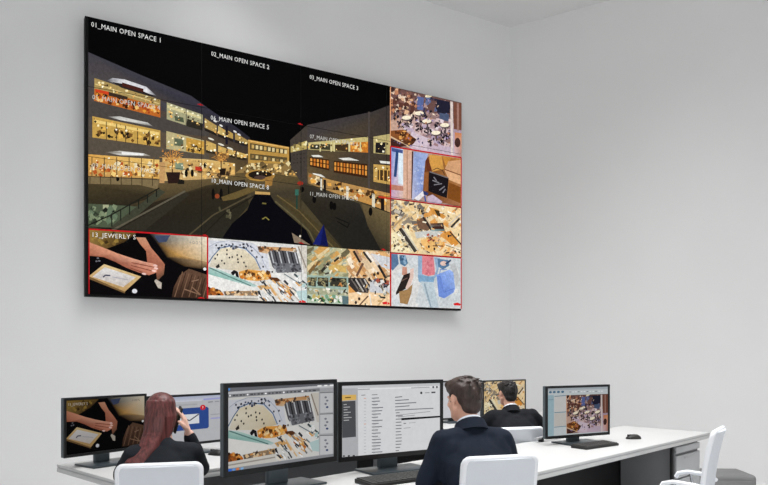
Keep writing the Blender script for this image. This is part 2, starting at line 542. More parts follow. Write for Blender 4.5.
def pic_atrium_small(P):
    """busy store floors; sheet corners (45,105)(548,138)(548,458)(45,455)"""
    P.poly([(45, 100), (300, 116), (300, 460), (45, 460)], (170, 172, 142))
    P.poly([(300, 116), (548, 138), (548, 460), (300, 460)], (240, 208, 168))
    P.scatter([(50, 110), (300, 125), (300, 280), (50, 280)], 90, (8, 18), [(196, 190, 150), (150, 150, 116), (210, 160, 90), (112, 104, 78), (176, 186, 164), (226, 206, 160)], 21, 6, 2.0, -0.6)
    P.poly([(50, 255), (100, 200), (135, 190), (60, 275)], (126, 98, 60))
    P.poly([(130, 250), (175, 200), (185, 215), (140, 262)], (52, 50, 44))
    P.poly([(210, 190), (240, 168), (246, 178), (216, 202)], (40, 40, 38))
    P.poly([(180, 225), (225, 212), (285, 225), (290, 262), (230, 250), (180, 245)], (214, 178, 104))
    P.poly([(45, 278), (302, 286), (302, 360), (45, 350)], (158, 182, 170))
    for x0, x1 in ((52, 100), (112, 178), (188, 290)):
        P.poly([(x0, 290), (x1, 293), (x1, 345), (x0, 340)], (58, 56, 46))
        P.scatter([(x0, 295), (x1, 297), (x1, 340), (x0, 336)], 10, (5, 12), [(120, 116, 88), (30, 30, 28), (88, 96, 84), (160, 150, 110)], x0, 4)
    P.scatter([(50, 360), (300, 365), (300, 385), (50, 380)], 24, (5, 9), [(220, 214, 190), (110, 116, 104), (196, 206, 196)], 22, 4)
    P.poly([(45, 390), (300, 394), (300, 456), (45, 455)], (186, 202, 182))
    P.scatter([(55, 396), (290, 400), (290, 430), (55, 425)], 40, (6, 12), [(70, 120, 70), (200, 180, 110), (238, 236, 226), (50, 60, 56), (120, 160, 130)], 23, 5)
    P.poly([(262, 395), (302, 398), (302, 440), (266, 445)], (92, 116, 120))
    # right
    P.scatter([(310, 140), (548, 150), (548, 300), (310, 290)], 50, (8, 20), [(246, 216, 176), (232, 180, 120), (250, 234, 210), (224, 196, 160), (200, 150, 100)], 24, 6, 2.2, 0.9)
    for a, b, c in (((332, 135), (372, 200), (48, 40, 36)), ((346, 130), (380, 190), (180, 140, 110)), ((390, 140), (440, 200), (60, 54, 50)), ((408, 140), (452, 195), (250, 240, 226)), ((436, 150), (520, 280), (220, 208, 200)), ((480, 215), (525, 290), (44, 40, 38))):
        P.line([a, b], 14, c)
    P.line([(390, 205), (350, 280)], 14, (110, 80, 64))
    P.poly([(440, 150), (548, 170), (548, 240), (500, 225)], (214, 216, 220))
    P.poly([(300, 290), (400, 290), (432, 330), (420, 375), (340, 372), (300, 330)], (54, 50, 50))
    for k in range(4):
        P.line([(318 + k * 26, 296), (370 + k * 22, 368)], 8, (196, 190, 184) if k % 2 else (120, 112, 106))
    P.poly([(300, 330), (345, 372), (305, 378)], (224, 160, 90))
    P.poly([(430, 300), (548, 310), (548, 378), (430, 370)], (206, 208, 212))
    P.scatter([(440, 296), (545, 300), (545, 340), (470, 335)], 22, (6, 13), [(44, 40, 44), (170, 80, 60), (230, 226, 222), (90, 96, 110)], 25, 5)
    P.poly([(305, 380), (548, 384), (548, 458), (305, 455)], (248, 214, 170))
    P.line([(360, 455), (420, 392)], 8, (110, 84, 64))
    P.line([(428, 380), (440, 455)], 6, (236, 236, 232))
    P.line([(470, 455), (520, 395)], 8, (206, 170, 126))
    P.scatter([(50, 110), (545, 142), (545, 455), (50, 452)], 80, (2.5, 6), [(250, 236, 206), (60, 54, 48), (210, 170, 110), (36, 36, 34), (180, 186, 170), (255, 250, 240), (120, 110, 90), (206, 140, 80)], 27, 7, 2.4)
    for x, y in ((346, 432), (366, 410), (456, 270), (478, 262), (426, 300)):
        P.ell(x, y, 8, 10, (64, 48, 40), n=8)

def pic_cafe(P):
    """terrace tables; sheet corners (14,8)(505,125)(500,470)(18,385)"""
    P.poly([(14, 8), (505, 125), (500, 470), (18, 385)], (150, 122, 118))
    P.poly([(14, 8), (505, 125), (503, 240), (300, 180), (15, 170)], (108, 78, 74))
    P.scatter([(18, 15), (190, 55), (190, 190), (20, 190)], 80, (7, 15), [(190, 130, 96), (226, 180, 144), (92, 56, 48), (60, 40, 40), (230, 204, 180), (130, 92, 84)], 31, 6)
    P.scatter([(190, 60), (420, 110), (420, 240), (190, 190)], 60, (8, 16), [(62, 56, 76), (40, 40, 60), (130, 104, 110), (176, 144, 140), (96, 110, 150), (30, 28, 36)], 32, 6)
    P.poly([(330, 95), (420, 115), (420, 190), (335, 180)], (34, 34, 52))
    P.poly([(350, 185), (415, 195), (415, 240), (350, 235)], (78, 90, 118))
    P.poly([(200, 75), (245, 85), (240, 165), (200, 160)], (92, 108, 160))
    P.poly([(20, 225), (160, 190), (440, 250), (500, 300), (500, 470), (180, 415), (20, 330)], None, [(200, 164, 144), (196, 160, 150), (190, 168, 180), (170, 150, 170), (196, 180, 196), (210, 186, 200), (206, 170, 150)])
    P.scatter([(40, 215), (440, 235), (440, 400), (180, 380)], 70, (8, 16), [(216, 190, 190), (160, 128, 130), (190, 170, 190), (226, 210, 216), (140, 110, 108)], 33, 6, 1.5, 0.3)
    P.poly([(165, 300), (280, 345), (260, 425), (130, 380)], (214, 196, 208))
    for x, y in ((60, 195), (150, 240), (215, 265), (270, 290), (290, 360), (360, 350), (330, 250), (240, 215), (180, 205), (370, 300), (400, 330), (120, 260), (80, 240)):
        P.scatter([(x - 20, y - 16), (x + 22, y - 16), (x + 22, y + 30), (x - 20, y + 30)], 12, (3, 7), [(30, 26, 34), (60, 48, 50), (24, 22, 28), (110, 92, 100)], int(x * 3 + y), 4, 1.6)
    for x, y in ((128, 210), (213, 184), (264, 235), (325, 310), (385, 263)):
        P.ell(x + 4, y + 8, 33, 14, (96, 80, 80))
        P.ell(x, y, 31, 13, (252, 240, 214))
        P.ell(x + 5, y + 34, 6, 22, (84, 72, 74), n=7)
    P.ell(275, 76, 24, 9, (240, 226, 190))
    P.poly([(20, 290), (110, 285), (195, 350), (180, 370), (150, 395), (20, 330)], None, [(130, 76, 40), (150, 90, 48), (110, 62, 34), (84, 48, 28), (60, 34, 24), (140, 84, 46)])
    P.scatter([(40, 295), (120, 295), (185, 350), (140, 380)], 30, (6, 12), [(236, 170, 90), (90, 50, 30), (180, 104, 52), (60, 36, 26)], 34, 5)
    P.line([(20, 326), (150, 396)], 8, (226, 190, 150))
    P.poly([(18, 335), (130, 385), (80, 395), (18, 383)], (70, 40, 34))
    P.scatter([(20, 20), (430, 110), (430, 440), (20, 370)], 80, (2.5, 5), [(40, 32, 40), (226, 196, 170), (90, 70, 76), (250, 230, 206), (150, 130, 170), (60, 56, 90), (190, 130, 90)], 36, 7, 1.7)
    P.poly([(424, 112), (442, 116), (440, 462), (424, 458)], (222, 206, 200))
    P.poly([(446, 118), (505, 128), (503, 300), (446, 290)], (118, 74, 60))
    P.line([(475, 125), (474, 300)], 14, (160, 120, 108))
    P.poly([(452, 310), (503, 318), (500, 468), (446, 458)], None, [(196, 120, 70), (214, 140, 90), (180, 130, 120), (210, 184, 190)])
    P.ell(470, 375, 20, 30, (70, 44, 40))
    P.poly([(15, 8), (20, 8), (22, 385), (16, 385)], (240, 170, 120))

def pic_bag(P):
    """handbag on an armchair; sheet corners (22,20)(540,95)(535,470)(18,400)"""
    P.poly([(22, 15), (540, 95), (535, 470), (18, 402)], (180, 150, 140))
    P.poly([(22, 20), (112, 35), (112, 405), (18, 400)], None, [(120, 150, 214), (206, 226, 250), (226, 190, 170), (200, 160, 190)])
    P.poly([(30, 25), (110, 40), (108, 70), (30, 50)], (70, 84, 140))
    P.line([(70, 45), (52, 240)], 20, (44, 72, 120))
    P.poly([(78, 60), (108, 66), (108, 300), (74, 290)], (226, 240, 250))
    P.poly([(20, 295), (112, 310), (112, 345), (20, 335)], (190, 130, 110))
    P.poly([(112, 35), (176, 44), (168, 412), (108, 405)], None, [(214, 170, 140), (222, 182, 160), (206, 160, 140), (226, 184, 160)])
    P.line([(140, 42), (136, 405)], 8, (186, 140, 116))
    P.line([(178, 50), (170, 400)], 10, (70, 40, 44))
    P.poly([(186, 50), (290, 65), (260, 200), (250, 340), (180, 412), (170, 410)], None, [(150, 170, 214), (168, 184, 226), (150, 168, 220), (130, 150, 206), (206, 206, 224), (190, 190, 216)])
    P.scatter([(192, 90), (270, 100), (245, 330), (185, 390)], 30, (5, 9), [(170, 186, 226), (140, 156, 206), (190, 200, 232)], 41, 4)
    P.poly([(270, 120), (285, 92), (320, 70), (540, 100), (535, 468), (330, 420), (250, 360), (262, 200)], None, [(120, 66, 34), (150, 90, 44), (196, 140, 70), (190, 130, 70), (176, 120, 84), (110, 60, 26), (90, 48, 26), (110, 60, 30)])
    P.poly([(300, 72), (390, 82), (405, 180), (320, 200), (300, 130)], (214, 156, 76))
    P.poly([(395, 82), (465, 92), (420, 160)], (200, 138, 60))
    P.poly([(440, 120), (540, 108), (538, 225), (412, 180)], (214, 162, 120))
    P.line([(412, 182), (538, 228)], 6, (110, 60, 36))
    P.poly([(410, 186), (538, 232), (536, 300), (440, 260)], (226, 176, 132))
    P.poly([(440, 280), (530, 318), (525, 440), (430, 400)], (130, 76, 30))
    P.poly([(272, 115), (290, 95), (318, 190), (300, 200), (280, 190)], (104, 52, 34))
    P.line([(320, 190), (355, 172), (395, 190), (410, 222)], 5, (52, 40, 40))
    P.poly([(296, 198), (440, 248), (436, 300), (424, 400), (330, 365), (290, 345)], (26, 22, 26))
    P.line([(300, 200), (435, 246)], 9, (120, 112, 112))
    for a, b in (((320, 265), (370, 285)), ((330, 300), (390, 290)), ((370, 340), (410, 310)), ((330, 240), (350, 270)), ((395, 360), (415, 330))):
        P.line([a, b], 8, (130, 126, 134))
    P.poly([(262, 205), (292, 200), (285, 345), (255, 350)], (150, 92, 50))
    P.poly([(250, 340), (290, 362), (280, 380), (250, 372)], (50, 60, 110))
    P.poly([(186, 400), (250, 345), (258, 380), (215, 420)], (236, 232, 236))
    P.line([(262, 380), (268, 425)], 10, (50, 80, 160))
    P.poly([(285, 385), (320, 372), (390, 425), (380, 445), (280, 432)], (200, 180, 200))

def pic_floors(P):
    """beige escalator halls seen from above; sheet corners (15,10)(565,75)(565,470)(15,432)"""
    P.poly([(15, 5), (565, 75), (565, 472), (15, 432)], (240, 214, 166))
    P.scatter([(20, 20), (300, 55), (300, 270), (20, 250)], 110, (8, 19), [(250, 230, 190), (120, 112, 104), (226, 190, 130), (70, 62, 56), (206, 196, 180), (150, 138, 122), (240, 206, 150)], 51, 7, 1.6)
    P.scatter([(300, 60), (560, 85), (560, 460), (300, 440)], 70, (8, 22), [(250, 220, 170), (236, 180, 110), (252, 236, 206), (226, 160, 84), (214, 190, 156)], 52, 7, 1.8)
    P.poly([(20, 280), (150, 240), (220, 400), (160, 440), (20, 430)], (246, 232, 190))
    P.scatter([(25, 330), (150, 330), (160, 425), (25, 420)], 34, (6, 13), [(250, 240, 206), (150, 130, 100), (236, 206, 150), (80, 66, 54)], 53, 5)
    P.line([(90, 240), (210, 425)], 26, (66, 62, 58))
    P.line([(110, 240), (232, 420)], 9, (214, 206, 190))
    P.line([(80, 262), (180, 420)], 7, (196, 186, 168))
    P.line([(30, 240), (140, 130)], 12, (180, 150, 110))
    P.poly([(215, 170), (280, 150), (330, 230), (300, 262), (230, 240)], (120, 90, 70))
    P.line([(265, 150), (330, 255)], 14, (46, 42, 40))
    P.line([(290, 150), (340, 240)], 8, (214, 196, 170))
    P.poly([(200, 270), (330, 255), (420, 270), (380, 300), (270, 310), (215, 320)], (206, 206, 200))
    P.poly([(310, 70), (380, 90), (440, 145), (420, 165), (330, 110)], (216, 150, 70))
    P.poly([(350, 90), (390, 100), (400, 145), (375, 140)], (70, 56, 34))
    P.poly([(320, 200), (420, 195), (432, 260), (330, 262)], None, [(110, 70, 44), (70, 40, 30), (90, 120, 124), (160, 190, 190)])
    P.poly([(335, 225), (425, 220), (428, 245), (340, 245)], (66, 40, 34))
    P.line([(460, 210), (560, 120)], 10, (214, 200, 184))
    P.line([(480, 230), (545, 160)], 16, (52, 48, 48))
    P.line([(500, 235), (562, 175)], 8, (236, 226, 210))
    P.poly([(430, 270), (480, 255), (540, 360), (500, 385), (430, 320)], (222, 150, 66))
    P.line([(470, 265), (560, 370)], 10, (60, 50, 44))
    P.poly([(250, 330), (380, 310), (420, 360), (330, 430), (250, 400)], (240, 190, 118))
    P.line([(340, 378), (420, 380)], 9, (110, 72, 50))
    P.line([(430, 360), (560, 400)], 9, (236, 226, 206))
    P.line([(440, 372), (556, 415)], 5, (90, 72, 60))
    P.scatter([(300, 290), (390, 290), (390, 345), (310, 345)], 14, (5, 10), [(200, 90, 70), (240, 190, 150), (120, 70, 56)], 54, 4)
    P.scatter([(470, 400), (560, 410), (560, 455), (470, 450)], 16, (6, 12), [(220, 140, 90), (60, 50, 44), (250, 220, 180)], 55, 4)
    P.scatter([(20, 20), (555, 85), (555, 455), (20, 425)], 85, (2.5, 6), [(252, 240, 214), (70, 58, 50), (226, 180, 120), (40, 36, 34), (190, 170, 146), (255, 250, 236), (140, 116, 92), (216, 140, 70)], 56, 7, 2.6)
    for x, y in ((310, 385), (352, 402), (256, 105), (60, 155), (92, 250), (460, 300)):
        P.ell(x, y, 8, 12, (52, 42, 38), n=8)

def pic_shoppers(P):
    """two shoppers with bags; sheet corners (22,30)(562,65)(562,452)(20,442)"""
    P.poly([(22, 25), (562, 62), (562, 455), (20, 445)], (206, 212, 214))
    P.poly([(22, 150), (150, 100), (250, 250), (200, 440), (20, 440)], (222, 222, 220))
    P.scatter([(30, 60), (550, 90), (550, 440), (30, 430)], 30, (14, 30), [(214, 218, 220), (200, 206, 210), (226, 226, 224)], 61, 5)
    P.poly([(26, 35), (75, 38), (84, 110), (36, 162), (26, 150)], (92, 122, 156))
    P.poly([(88, 45), (135, 45), (155, 105), (130, 130), (95, 110)], (84, 120, 150))
    P.scatter([(90, 50), (130, 50), (150, 110), (100, 110)], 12, (5, 10), [(140, 170, 196), (60, 90, 120)], 62, 4)
    P.poly([(112, 130), (145, 135), (150, 190), (128, 205), (108, 190)], (206, 150, 130))
    P.poly([(120, 195), (172, 175), (165, 230), (145, 290), (60, 345), (62, 325)], (44, 36, 34))
    P.line([(100, 240), (150, 215)], 8, (110, 84, 76))
    P.poly([(172, 150), (200, 140), (196, 210), (160, 310), (135, 290), (168, 210)], (226, 196, 184))
    P.poly([(85, 320), (150, 300), (190, 260), (180, 330), (150, 415), (92, 405)], (166, 130, 86))
    P.poly([(262, 50), (350, 55), (362, 190), (310, 200), (262, 185)], (222, 132, 140))
    P.scatter([(270, 60), (345, 65), (350, 185), (270, 180)], 14, (7, 14), [(230, 150, 156), (206, 116, 126)], 63, 4)
    P.poly([(232, 50), (264, 50), (262, 185), (300, 205), (352, 200), (372, 150), (352, 60), (400, 65), (395, 120), (372, 205), (300, 250), (232, 210)], (150, 178, 206))
    P.poly([(230, 190), (300, 200), (360, 205), (345, 260), (290, 270), (235, 240)], (130, 168, 200))
    P.poly([(250, 240), (345, 245), (390, 435), (330, 440), (300, 380)], (190, 204, 212))
    P.line([(280, 255), (330, 435)], 12, (150, 168, 180))
    P.poly([(380, 70), (460, 80), (470, 120), (420, 150), (385, 130)], (92, 126, 160))
    P.ell(425, 105, 26, 18, (226, 196, 184))
    P.line([(440, 110), (480, 80)], 14, (60, 80, 110))
    P.poly([(470, 110), (510, 100), (548, 220), (520, 275), (490, 160)], (190, 192, 194))
    P.poly([(372, 190), (470, 150), (498, 170), (512, 290), (500, 320), (430, 365), (388, 350)], None, [(130, 160, 230), (160, 184, 240), (150, 178, 236), (140, 168, 230), (120, 150, 220), (116, 146, 220), (110, 140, 214)])
    P.line([(400, 200), (425, 320), (505, 290)], 6, (96, 124, 200))
    P.poly([(375, 195), (398, 200), (425, 322), (428, 362), (388, 350)], (112, 142, 214))
    P.line([(395, 190), (400, 150), (450, 150)], 6, (110, 140, 200))

def pic_plaza(P):
    """shopping plaza at night"""
    P.poly([(80, 5), (392, 80), (392, 256), (80, 240)], (5, 5, 6))
    # ground
    P.gain = 0.62
    P.poly([(84, 212), (165, 176), (215, 170), (262, 168), (300, 178), (330, 190), (392, 214), (392, 256), (84, 240)], None,
           [(74, 64, 46), (140, 118, 78), (128, 108, 72), (96, 80, 52), (112, 96, 62), (84, 76, 60), (108, 96, 66), (52, 50, 42), (54, 50, 42)])
    P.poly([(150, 205), (208, 186), (246, 180), (250, 206), (228, 232), (222, 248), (84, 240), (110, 225)], None,
           [(58, 50, 38), (84, 72, 50), (66, 56, 40), (56, 52, 40), (56, 54, 44), (64, 62, 50), (44, 40, 36), (50, 44, 36)])
    P.gain = 0.85
    # left building
    P.poly([(84, 50), (140, 74.5), (192, 96), (214, 112), (238, 128), (251, 138), (251, 170), (212, 178), (166, 184), (84, 200)], None,
           [(74, 72, 80), (72, 70, 78), (64, 62, 72), (58, 56, 70), (52, 50, 62), (46, 44, 54), (96, 78, 50), (110, 92, 66), (104, 88, 66), (112, 98, 76)])
    P.poly([(84, 72), (192, 113), (245, 142), (245, 147), (192, 121), (84, 84)], None, [(86, 82, 84), (74, 72, 80), (50, 48, 56), (50, 48, 56), (70, 66, 70), (84, 80, 80)])
    P.poly([(84, 100), (165, 117), (210, 131), (210, 137), (165, 133), (84, 116)], (82, 76, 72))
    P.poly([(84, 138), (165, 149), (210, 154), (210, 160), (165, 160), (84, 155)], (96, 86, 74))
    P.gain = 0.95
    # upper windows
    P.poly([(94.5, 78), (161, 100), (161, 118), (94.2, 101)], (176, 150, 92))
    P.poly([(94.5, 89), (161, 107), (161, 118), (94.2, 101)], (196, 108, 44))
    P.scatter([(96, 91), (160, 108.5), (160, 116), (96, 100)], 60, (0.9, 2.0), [(236, 160, 60), (90, 44, 20), (220, 120, 40), (60, 34, 18), (246, 200, 120), (170, 70, 30)], 71, 6)
    P.poly([(95.5, 89), (109, 92), (109, 95), (95.5, 92)], (214, 70, 34))
    P.poly([(109, 92), (128, 97), (128, 100), (109, 96)], (60, 46, 36))
    P.line([(95, 84), (160, 104)], 0.8, (230, 206, 140))
    for x, y in ((103, 83), (127, 91), (147, 97)):
        P.ell(x, y, 1.6, 1.1, (255, 240, 190), n=8)
    P.poly([(107, 80.5), (113, 78), (125, 79.5), (147, 87), (157, 96), (148, 93.5), (122, 86)], None, [(84, 82, 90), (190, 190, 196), (222, 222, 226), (220, 220, 226), (84, 82, 90), (236, 236, 238), (240, 240, 240)])
    P.poly([(112, 82), (124, 84), (140, 90), (156, 96.5), (150, 96.5), (122, 88)], (44, 40, 40))
    P.poly([(122.5, 82.5), (144, 89), (144, 92.6), (122.5, 86.5)], (74, 36, 30))
    P.poly([(167.4, 102.5), (203.5, 115), (203.5, 131), (167.4, 119.6)], (176, 172, 134))
    P.poly([(168, 105), (202, 117), (202, 119.5), (168, 108)], (226, 214, 160))
    for k in range(6):
        P.ell(172 + k * 5.4, 105.6 + k * 2, 1.3, 0.9, (255, 250, 214), n=7)
    P.poly([(175, 116), (184, 118), (185, 123), (176, 121)], (82, 92, 70))
    P.poly([(188, 119), (203.5, 124), (203.5, 131), (187, 126.5)], (46, 44, 36))
    P.line([(187, 109), (187, 126)], 0.8, (96, 92, 76))
    for q, c in (([(205.6, 118.5), (217.5, 126), (217.5, 136.5), (205.6, 131)], (186, 156, 92)), ([(219, 126), (226.5, 131), (226.5, 140), (219, 137)], (206, 180, 110)), ([(229, 131), (234, 134), (234, 142.5), (229, 140.5)], (190, 156, 84)), ([(236, 133), (249, 141), (249, 147), (236, 143)], (176, 146, 84))):
        P.poly(q, c)
        P.poly([q[3], q[2], (q[2][0], q[2][1] - 3), (q[3][0], q[3][1] - 3)], (40, 34, 30))
    P.line([(227.6, 126), (227.6, 145)], 2.4, (30, 28, 40))
    for x, y in ((216, 121.5), (222, 126), (236, 132), (240, 135)):
        P.ell(x, y, 2.0, 0.9, (240, 238, 236), 0.5, n=8)
    # middle windows
    P.poly([(92.4, 116.6), (161, 131), (161, 147.5), (92.4, 138)], (206, 166, 84))
    P.poly([(94, 120), (160, 133), (160, 136), (94, 123)], (246, 214, 130))
    P.scatter([(95, 127), (160, 138), (160, 146), (95, 136)], 44, (0.9, 2.2), [(34, 28, 20), (66, 48, 26), (240, 190, 90), (120, 84, 40), (30, 26, 22)], 72, 6)
    for x in (106.5, 117, 126, 138, 150):
        P.line([(x, 119 + (x - 92) * 0.21), (x, 139 + (x - 92) * 0.13)], 0.8, (80, 64, 40))
    P.poly([(108, 117), (120, 116.8), (148, 123), (154, 127), (120, 120.4)], None, [(96, 90, 86), (206, 204, 200), (214, 212, 206), (96, 90, 86), (226, 224, 218)])
    P.poly([(167, 131.5), (205, 141), (205, 155), (167, 149.5)], (196, 182, 134))
    P.poly([(175, 138.5), (184, 140), (184, 147), (175, 146)], (96, 106, 84))
    P.poly([(187, 138), (205, 142), (205, 155), (187, 152)], (204, 158, 70))
    P.scatter([(188, 145), (204, 147), (204, 154), (188, 151)], 16, (0.8, 1.8), [(40, 32, 22), (90, 66, 36), (236, 196, 110)], 73, 5)
    for q in ([(207, 141), (217, 145), (217, 155), (207, 153)], [(219, 146), (227, 149), (227, 157), (219, 155)], [(229, 149), (236, 152), (236, 159), (229, 157)], [(238, 152), (248, 155), (248, 161), (238, 160)]):
        P.poly(q, (212, 176, 100))
        P.poly([q[3], q[2], (q[2][0], q[2][1] - 2.5), (q[3][0], q[3][1] - 2.5)], (50, 42, 30))
    for x, y in ((212, 139.5), (222, 145), (231, 149)):
        P.ell(x, y, 3.4, 0.9, (240, 236, 220), 0.35, n=8)
    # ground-floor shops
    P.poly([(88, 155), (160, 160.5), (160, 180), (88, 178)], None, [(226, 170, 84), (246, 206, 120), (214, 166, 90), (200, 150, 84)])
    P.scatter([(90, 162), (158, 165), (158, 177), (90, 176)], 60, (1.0, 2.6), [(250, 214, 130), (206, 120, 50), (246, 230, 190), (120, 78, 40), (190, 90, 40), (236, 180, 90)], 74, 6)
    for k in range(6):
        P.line([(92 + k * 12.5, 158), (92 + k * 12.5, 178)], 0.9, (110, 84, 50))
    P.poly([(106, 153), (120, 151.6), (144, 154), (152, 157), (120, 156)], None, [(110, 100, 86), (206, 204, 196), (216, 214, 206), (120, 108, 90), (226, 224, 216)])
    P.poly([(122, 152.5), (144, 154.5), (144, 156.3), (122, 155)], (250, 250, 248))
    P.poly([(163, 158), (206, 160), (236, 164), (236, 176), (206, 180), (163, 182)], None, [(214, 176, 110), (236, 206, 140), (226, 186, 110), (190, 150, 90), (206, 170, 110), (214, 176, 116)])
    P.scatter([(165, 162), (236, 165), (236, 175), (165, 180)], 50, (1.0, 2.4), [(250, 230, 180), (120, 90, 56), (236, 190, 110), (70, 54, 38), (214, 160, 84)], 75, 6)
    P.poly([(176, 163), (184, 164), (184, 171), (176, 170)], (134, 150, 124))
    P.poly([(196, 167), (203, 168), (203, 172), (196, 171)], (200, 60, 40))
    P.gain = 0.7
    # railing, curved wall, lower lobby
    P.poly([(88, 178), (160, 181), (158, 190), (88, 186)], (150, 130, 92))
    for k in range(7):
        P.line([(90 + k * 10.5, 177), (90 + k * 10.5, 187)], 0.8, (84, 70, 48))
    P.line([(88, 177.5), (158, 180)], 0.8, (70, 60, 44))
    P.poly([(88, 185), (140, 186), (157, 190), (153, 198), (126, 208), (88, 206)], None, [(84, 72, 48), (92, 80, 54), (96, 84, 58), (60, 52, 38), (50, 44, 34), (62, 56, 40)])
    P.poly([(88, 205), (128, 207), (140, 208), (112, 229), (88, 229)], (92, 104, 80))
    P.poly([(103, 206), (109, 206), (109, 217), (103, 217)], (196, 200, 160))
    P.scatter([(89, 207), (125, 208), (110, 226), (89, 226)], 30, (1.2, 3), [(150, 166, 130), (60, 70, 54), (120, 140, 112), (40, 44, 36)], 76, 5)
    P.poly([(110, 229), (160, 190), (166, 193), (132, 222), (116, 232)], (76, 78, 62))
    P.line([(88, 227), (112, 216), (160, 189)], 1.3, (40, 40, 32))
    for k in range(6):
        P.line([(112 + k * 9, 216 - k * 5), (112 + k * 9, 228 - k * 6)], 1.1, (36, 38, 32))
    P.line([(112, 232), (186, 192)], 1.8, (112, 106, 88))
    P.poly([(116, 233), (187, 193), (190, 196), (140, 236)], (60, 56, 46))
    P.gain = 0.9
    # trees
    for cx, cy, s in ((173, 158, 1.0), (222, 158, 0.75)):
        for k in range(13):
            a = math.pi * (0.04 + 0.077 * k)
            rr = 0.75 + 0.35 * ((k * 7) % 5) / 5
            P.line([(cx, cy + 7 * s), (cx + 9 * s * rr * math.cos(a), cy - 7 * s * rr * math.sin(a) + 1), (cx + 13 * s * rr * math.cos(a * 0.95), cy - 9 * s * rr * math.sin(a) + 1)], 0.55 * s, (214, 150, 72), new=k == 0)
        P.scatter([(cx - 10 * s, cy - 8 * s), (cx + 10 * s, cy - 8 * s), (cx + 8 * s, cy + 5 * s), (cx - 8 * s, cy + 5 * s)], int(40 * s), (0.4, 0.9), [(246, 186, 96), (206, 140, 70), (150, 104, 60)], int(cx), 4)
        P.line([(cx, cy + 3), (cx, cy + 16 * s)], 1.2, (90, 62, 36))
    P.poly([(166.5, 173), (181, 173), (179.5, 184), (169, 184.5)], (46, 30, 26))
    P.poly([(160, 163), (166, 163), (165, 184), (160, 184)], (206, 160, 104))
    P.poly([(180, 180), (185, 181), (185, 185), (178, 185)], (30, 28, 24))
    P.poly([(220, 169), (227, 169), (226, 176), (221, 176)], (36, 26, 20))
    for x, y, h in ((187, 174, 8), (193, 174, 8), (206, 166, 6), (214, 195, 12), (222, 195, 12), (118, 180, 5)):
        P.ell(x, y, 1.7, h / 2, (18, 15, 14), n=8)
    P.ell(218, 197, 2.4, 2.5, (150, 70, 40), n=8)
    P.line([(229.5, 180), (229.5, 197)], 1.2, (24, 22, 18))
    P.poly([(222, 198), (244, 190), (262, 184), (262, 189), (236, 200), (224, 202)], (110, 92, 54))
    P.line([(188, 238), (214, 216), (252, 196)], 1.4, (88, 78, 58))
    P.line([(204, 236), (226, 214), (256, 196)], 1.0, (34, 30, 24))
    P.scatter([(220, 208), (232, 208), (232, 218), (218, 218)], 8, (0.5, 1.6), [(110, 104, 80), (84, 80, 60)], 77, 3, 2.0)
    # centre building
    P.poly([(249, 140), (290, 147.5), (290, 166), (249, 167)], (196, 152, 76))
    P.poly([(251, 143.5), (288, 150), (288, 154.5), (251, 150)], (84, 72, 48))
    P.poly([(251, 154), (288, 158), (288, 162.5), (251, 160.5)], (96, 82, 52))
    for k in range(9):
        x = 252.5 + k * 4.1
        y = 145 + k * 0.65
        P.poly([(x, y), (x + 2.6, y + 0.4), (x + 2.6, y + 4), (x, y + 4)], (236, 216, 160) if k % 3 else (214, 176, 100))
        P.poly([(x, y + 10.4), (x + 2.6, y + 10.6), (x + 2.6, y + 13.6), (x, y + 13.6)], (230, 206, 146) if k % 2 else (150, 120, 70))
    P.line([(249, 141), (290, 148.5)], 1.2, (240, 190, 110))
    P.poly([(249, 164), (290, 164), (300, 178), (262, 172), (236, 174)], (150, 122, 74))
    P.scatter([(250, 164), (290, 164), (298, 176), (245, 172)], 36, (0.9, 2.2), [(246, 226, 170), (70, 58, 38), (226, 190, 120), (110, 90, 56)], 78, 5)
    P.ell(261, 176, 15, 6.0, (186, 142, 70))
    P.ell(261, 175.5, 12, 4.2, (36, 28, 22))
    P.ell(261, 178, 6, 2.0, (84, 64, 58))
    P.poly([(256, 192), (271, 193), (271, 196), (256, 195.5)], (206, 166, 100))
    P.poly([(266, 178), (274, 176), (273, 186), (266, 188)], (170, 126, 64))
    P.gain = 0.82
    # right building
    P.poly([(291, 140.5), (308, 125.3), (373, 112), (391, 105), (391, 212), (373, 206), (330, 192), (300, 180), (292, 168)], None,
           [(78, 72, 72), (74, 68, 68), (68, 62, 62), (64, 58, 58), (70, 60, 50), (84, 72, 52), (88, 74, 54), (110, 92, 60), (96, 84, 60)])
    P.poly([(308, 125.3), (308, 186), (300, 180), (292, 168), (291, 140.5)], (76, 68, 62))
    P.gain = 0.95
    P.poly([(291.5, 147), (307.5, 141), (307.5, 149.5), (291.5, 153)], (190, 168, 100))
    P.scatter([(292, 146.5), (307, 142), (307, 149), (292, 152)], 12, (0.8, 1.8), [(230, 210, 140), (120, 104, 64), (240, 230, 180)], 79, 4)
    for k in range(4):
        for j in range(3):
            P.rect(294 + k * 3.4, 155 + j * 4 - k * 0.4, 295.4 + k * 3.4, 156 + j * 4 - k * 0.4, (50, 44, 40))
    P.poly([(309, 143), (330, 141), (369, 137), (369, 153), (309, 150)], (206, 190, 128))
    P.poly([(311, 145), (331, 144.5), (331, 150.5), (311, 149.5)], (62, 60, 44))
    P.poly([(335, 145), (349, 144.5), (349, 152), (335, 151)], (70, 54, 34))
    P.poly([(351, 143), (369, 142), (369, 153), (351, 152)], (206, 124, 44))
    P.scatter([(351, 143), (368, 142.5), (368, 152), (351, 151)], 26, (0.7, 1.5), [(240, 170, 70), (110, 60, 24), (250, 214, 140)], 80, 5)
    for x in (321, 332, 335, 350, 361):
        P.line([(x, 142.5), (x, 152)], 1.3, (226, 216, 160))
    P.poly([(374, 137), (391, 134), (391, 155), (374, 153.4)], (196, 180, 122))
    P.poly([(376, 143), (386, 142.5), (386, 154), (376, 153)], (34, 30, 30))
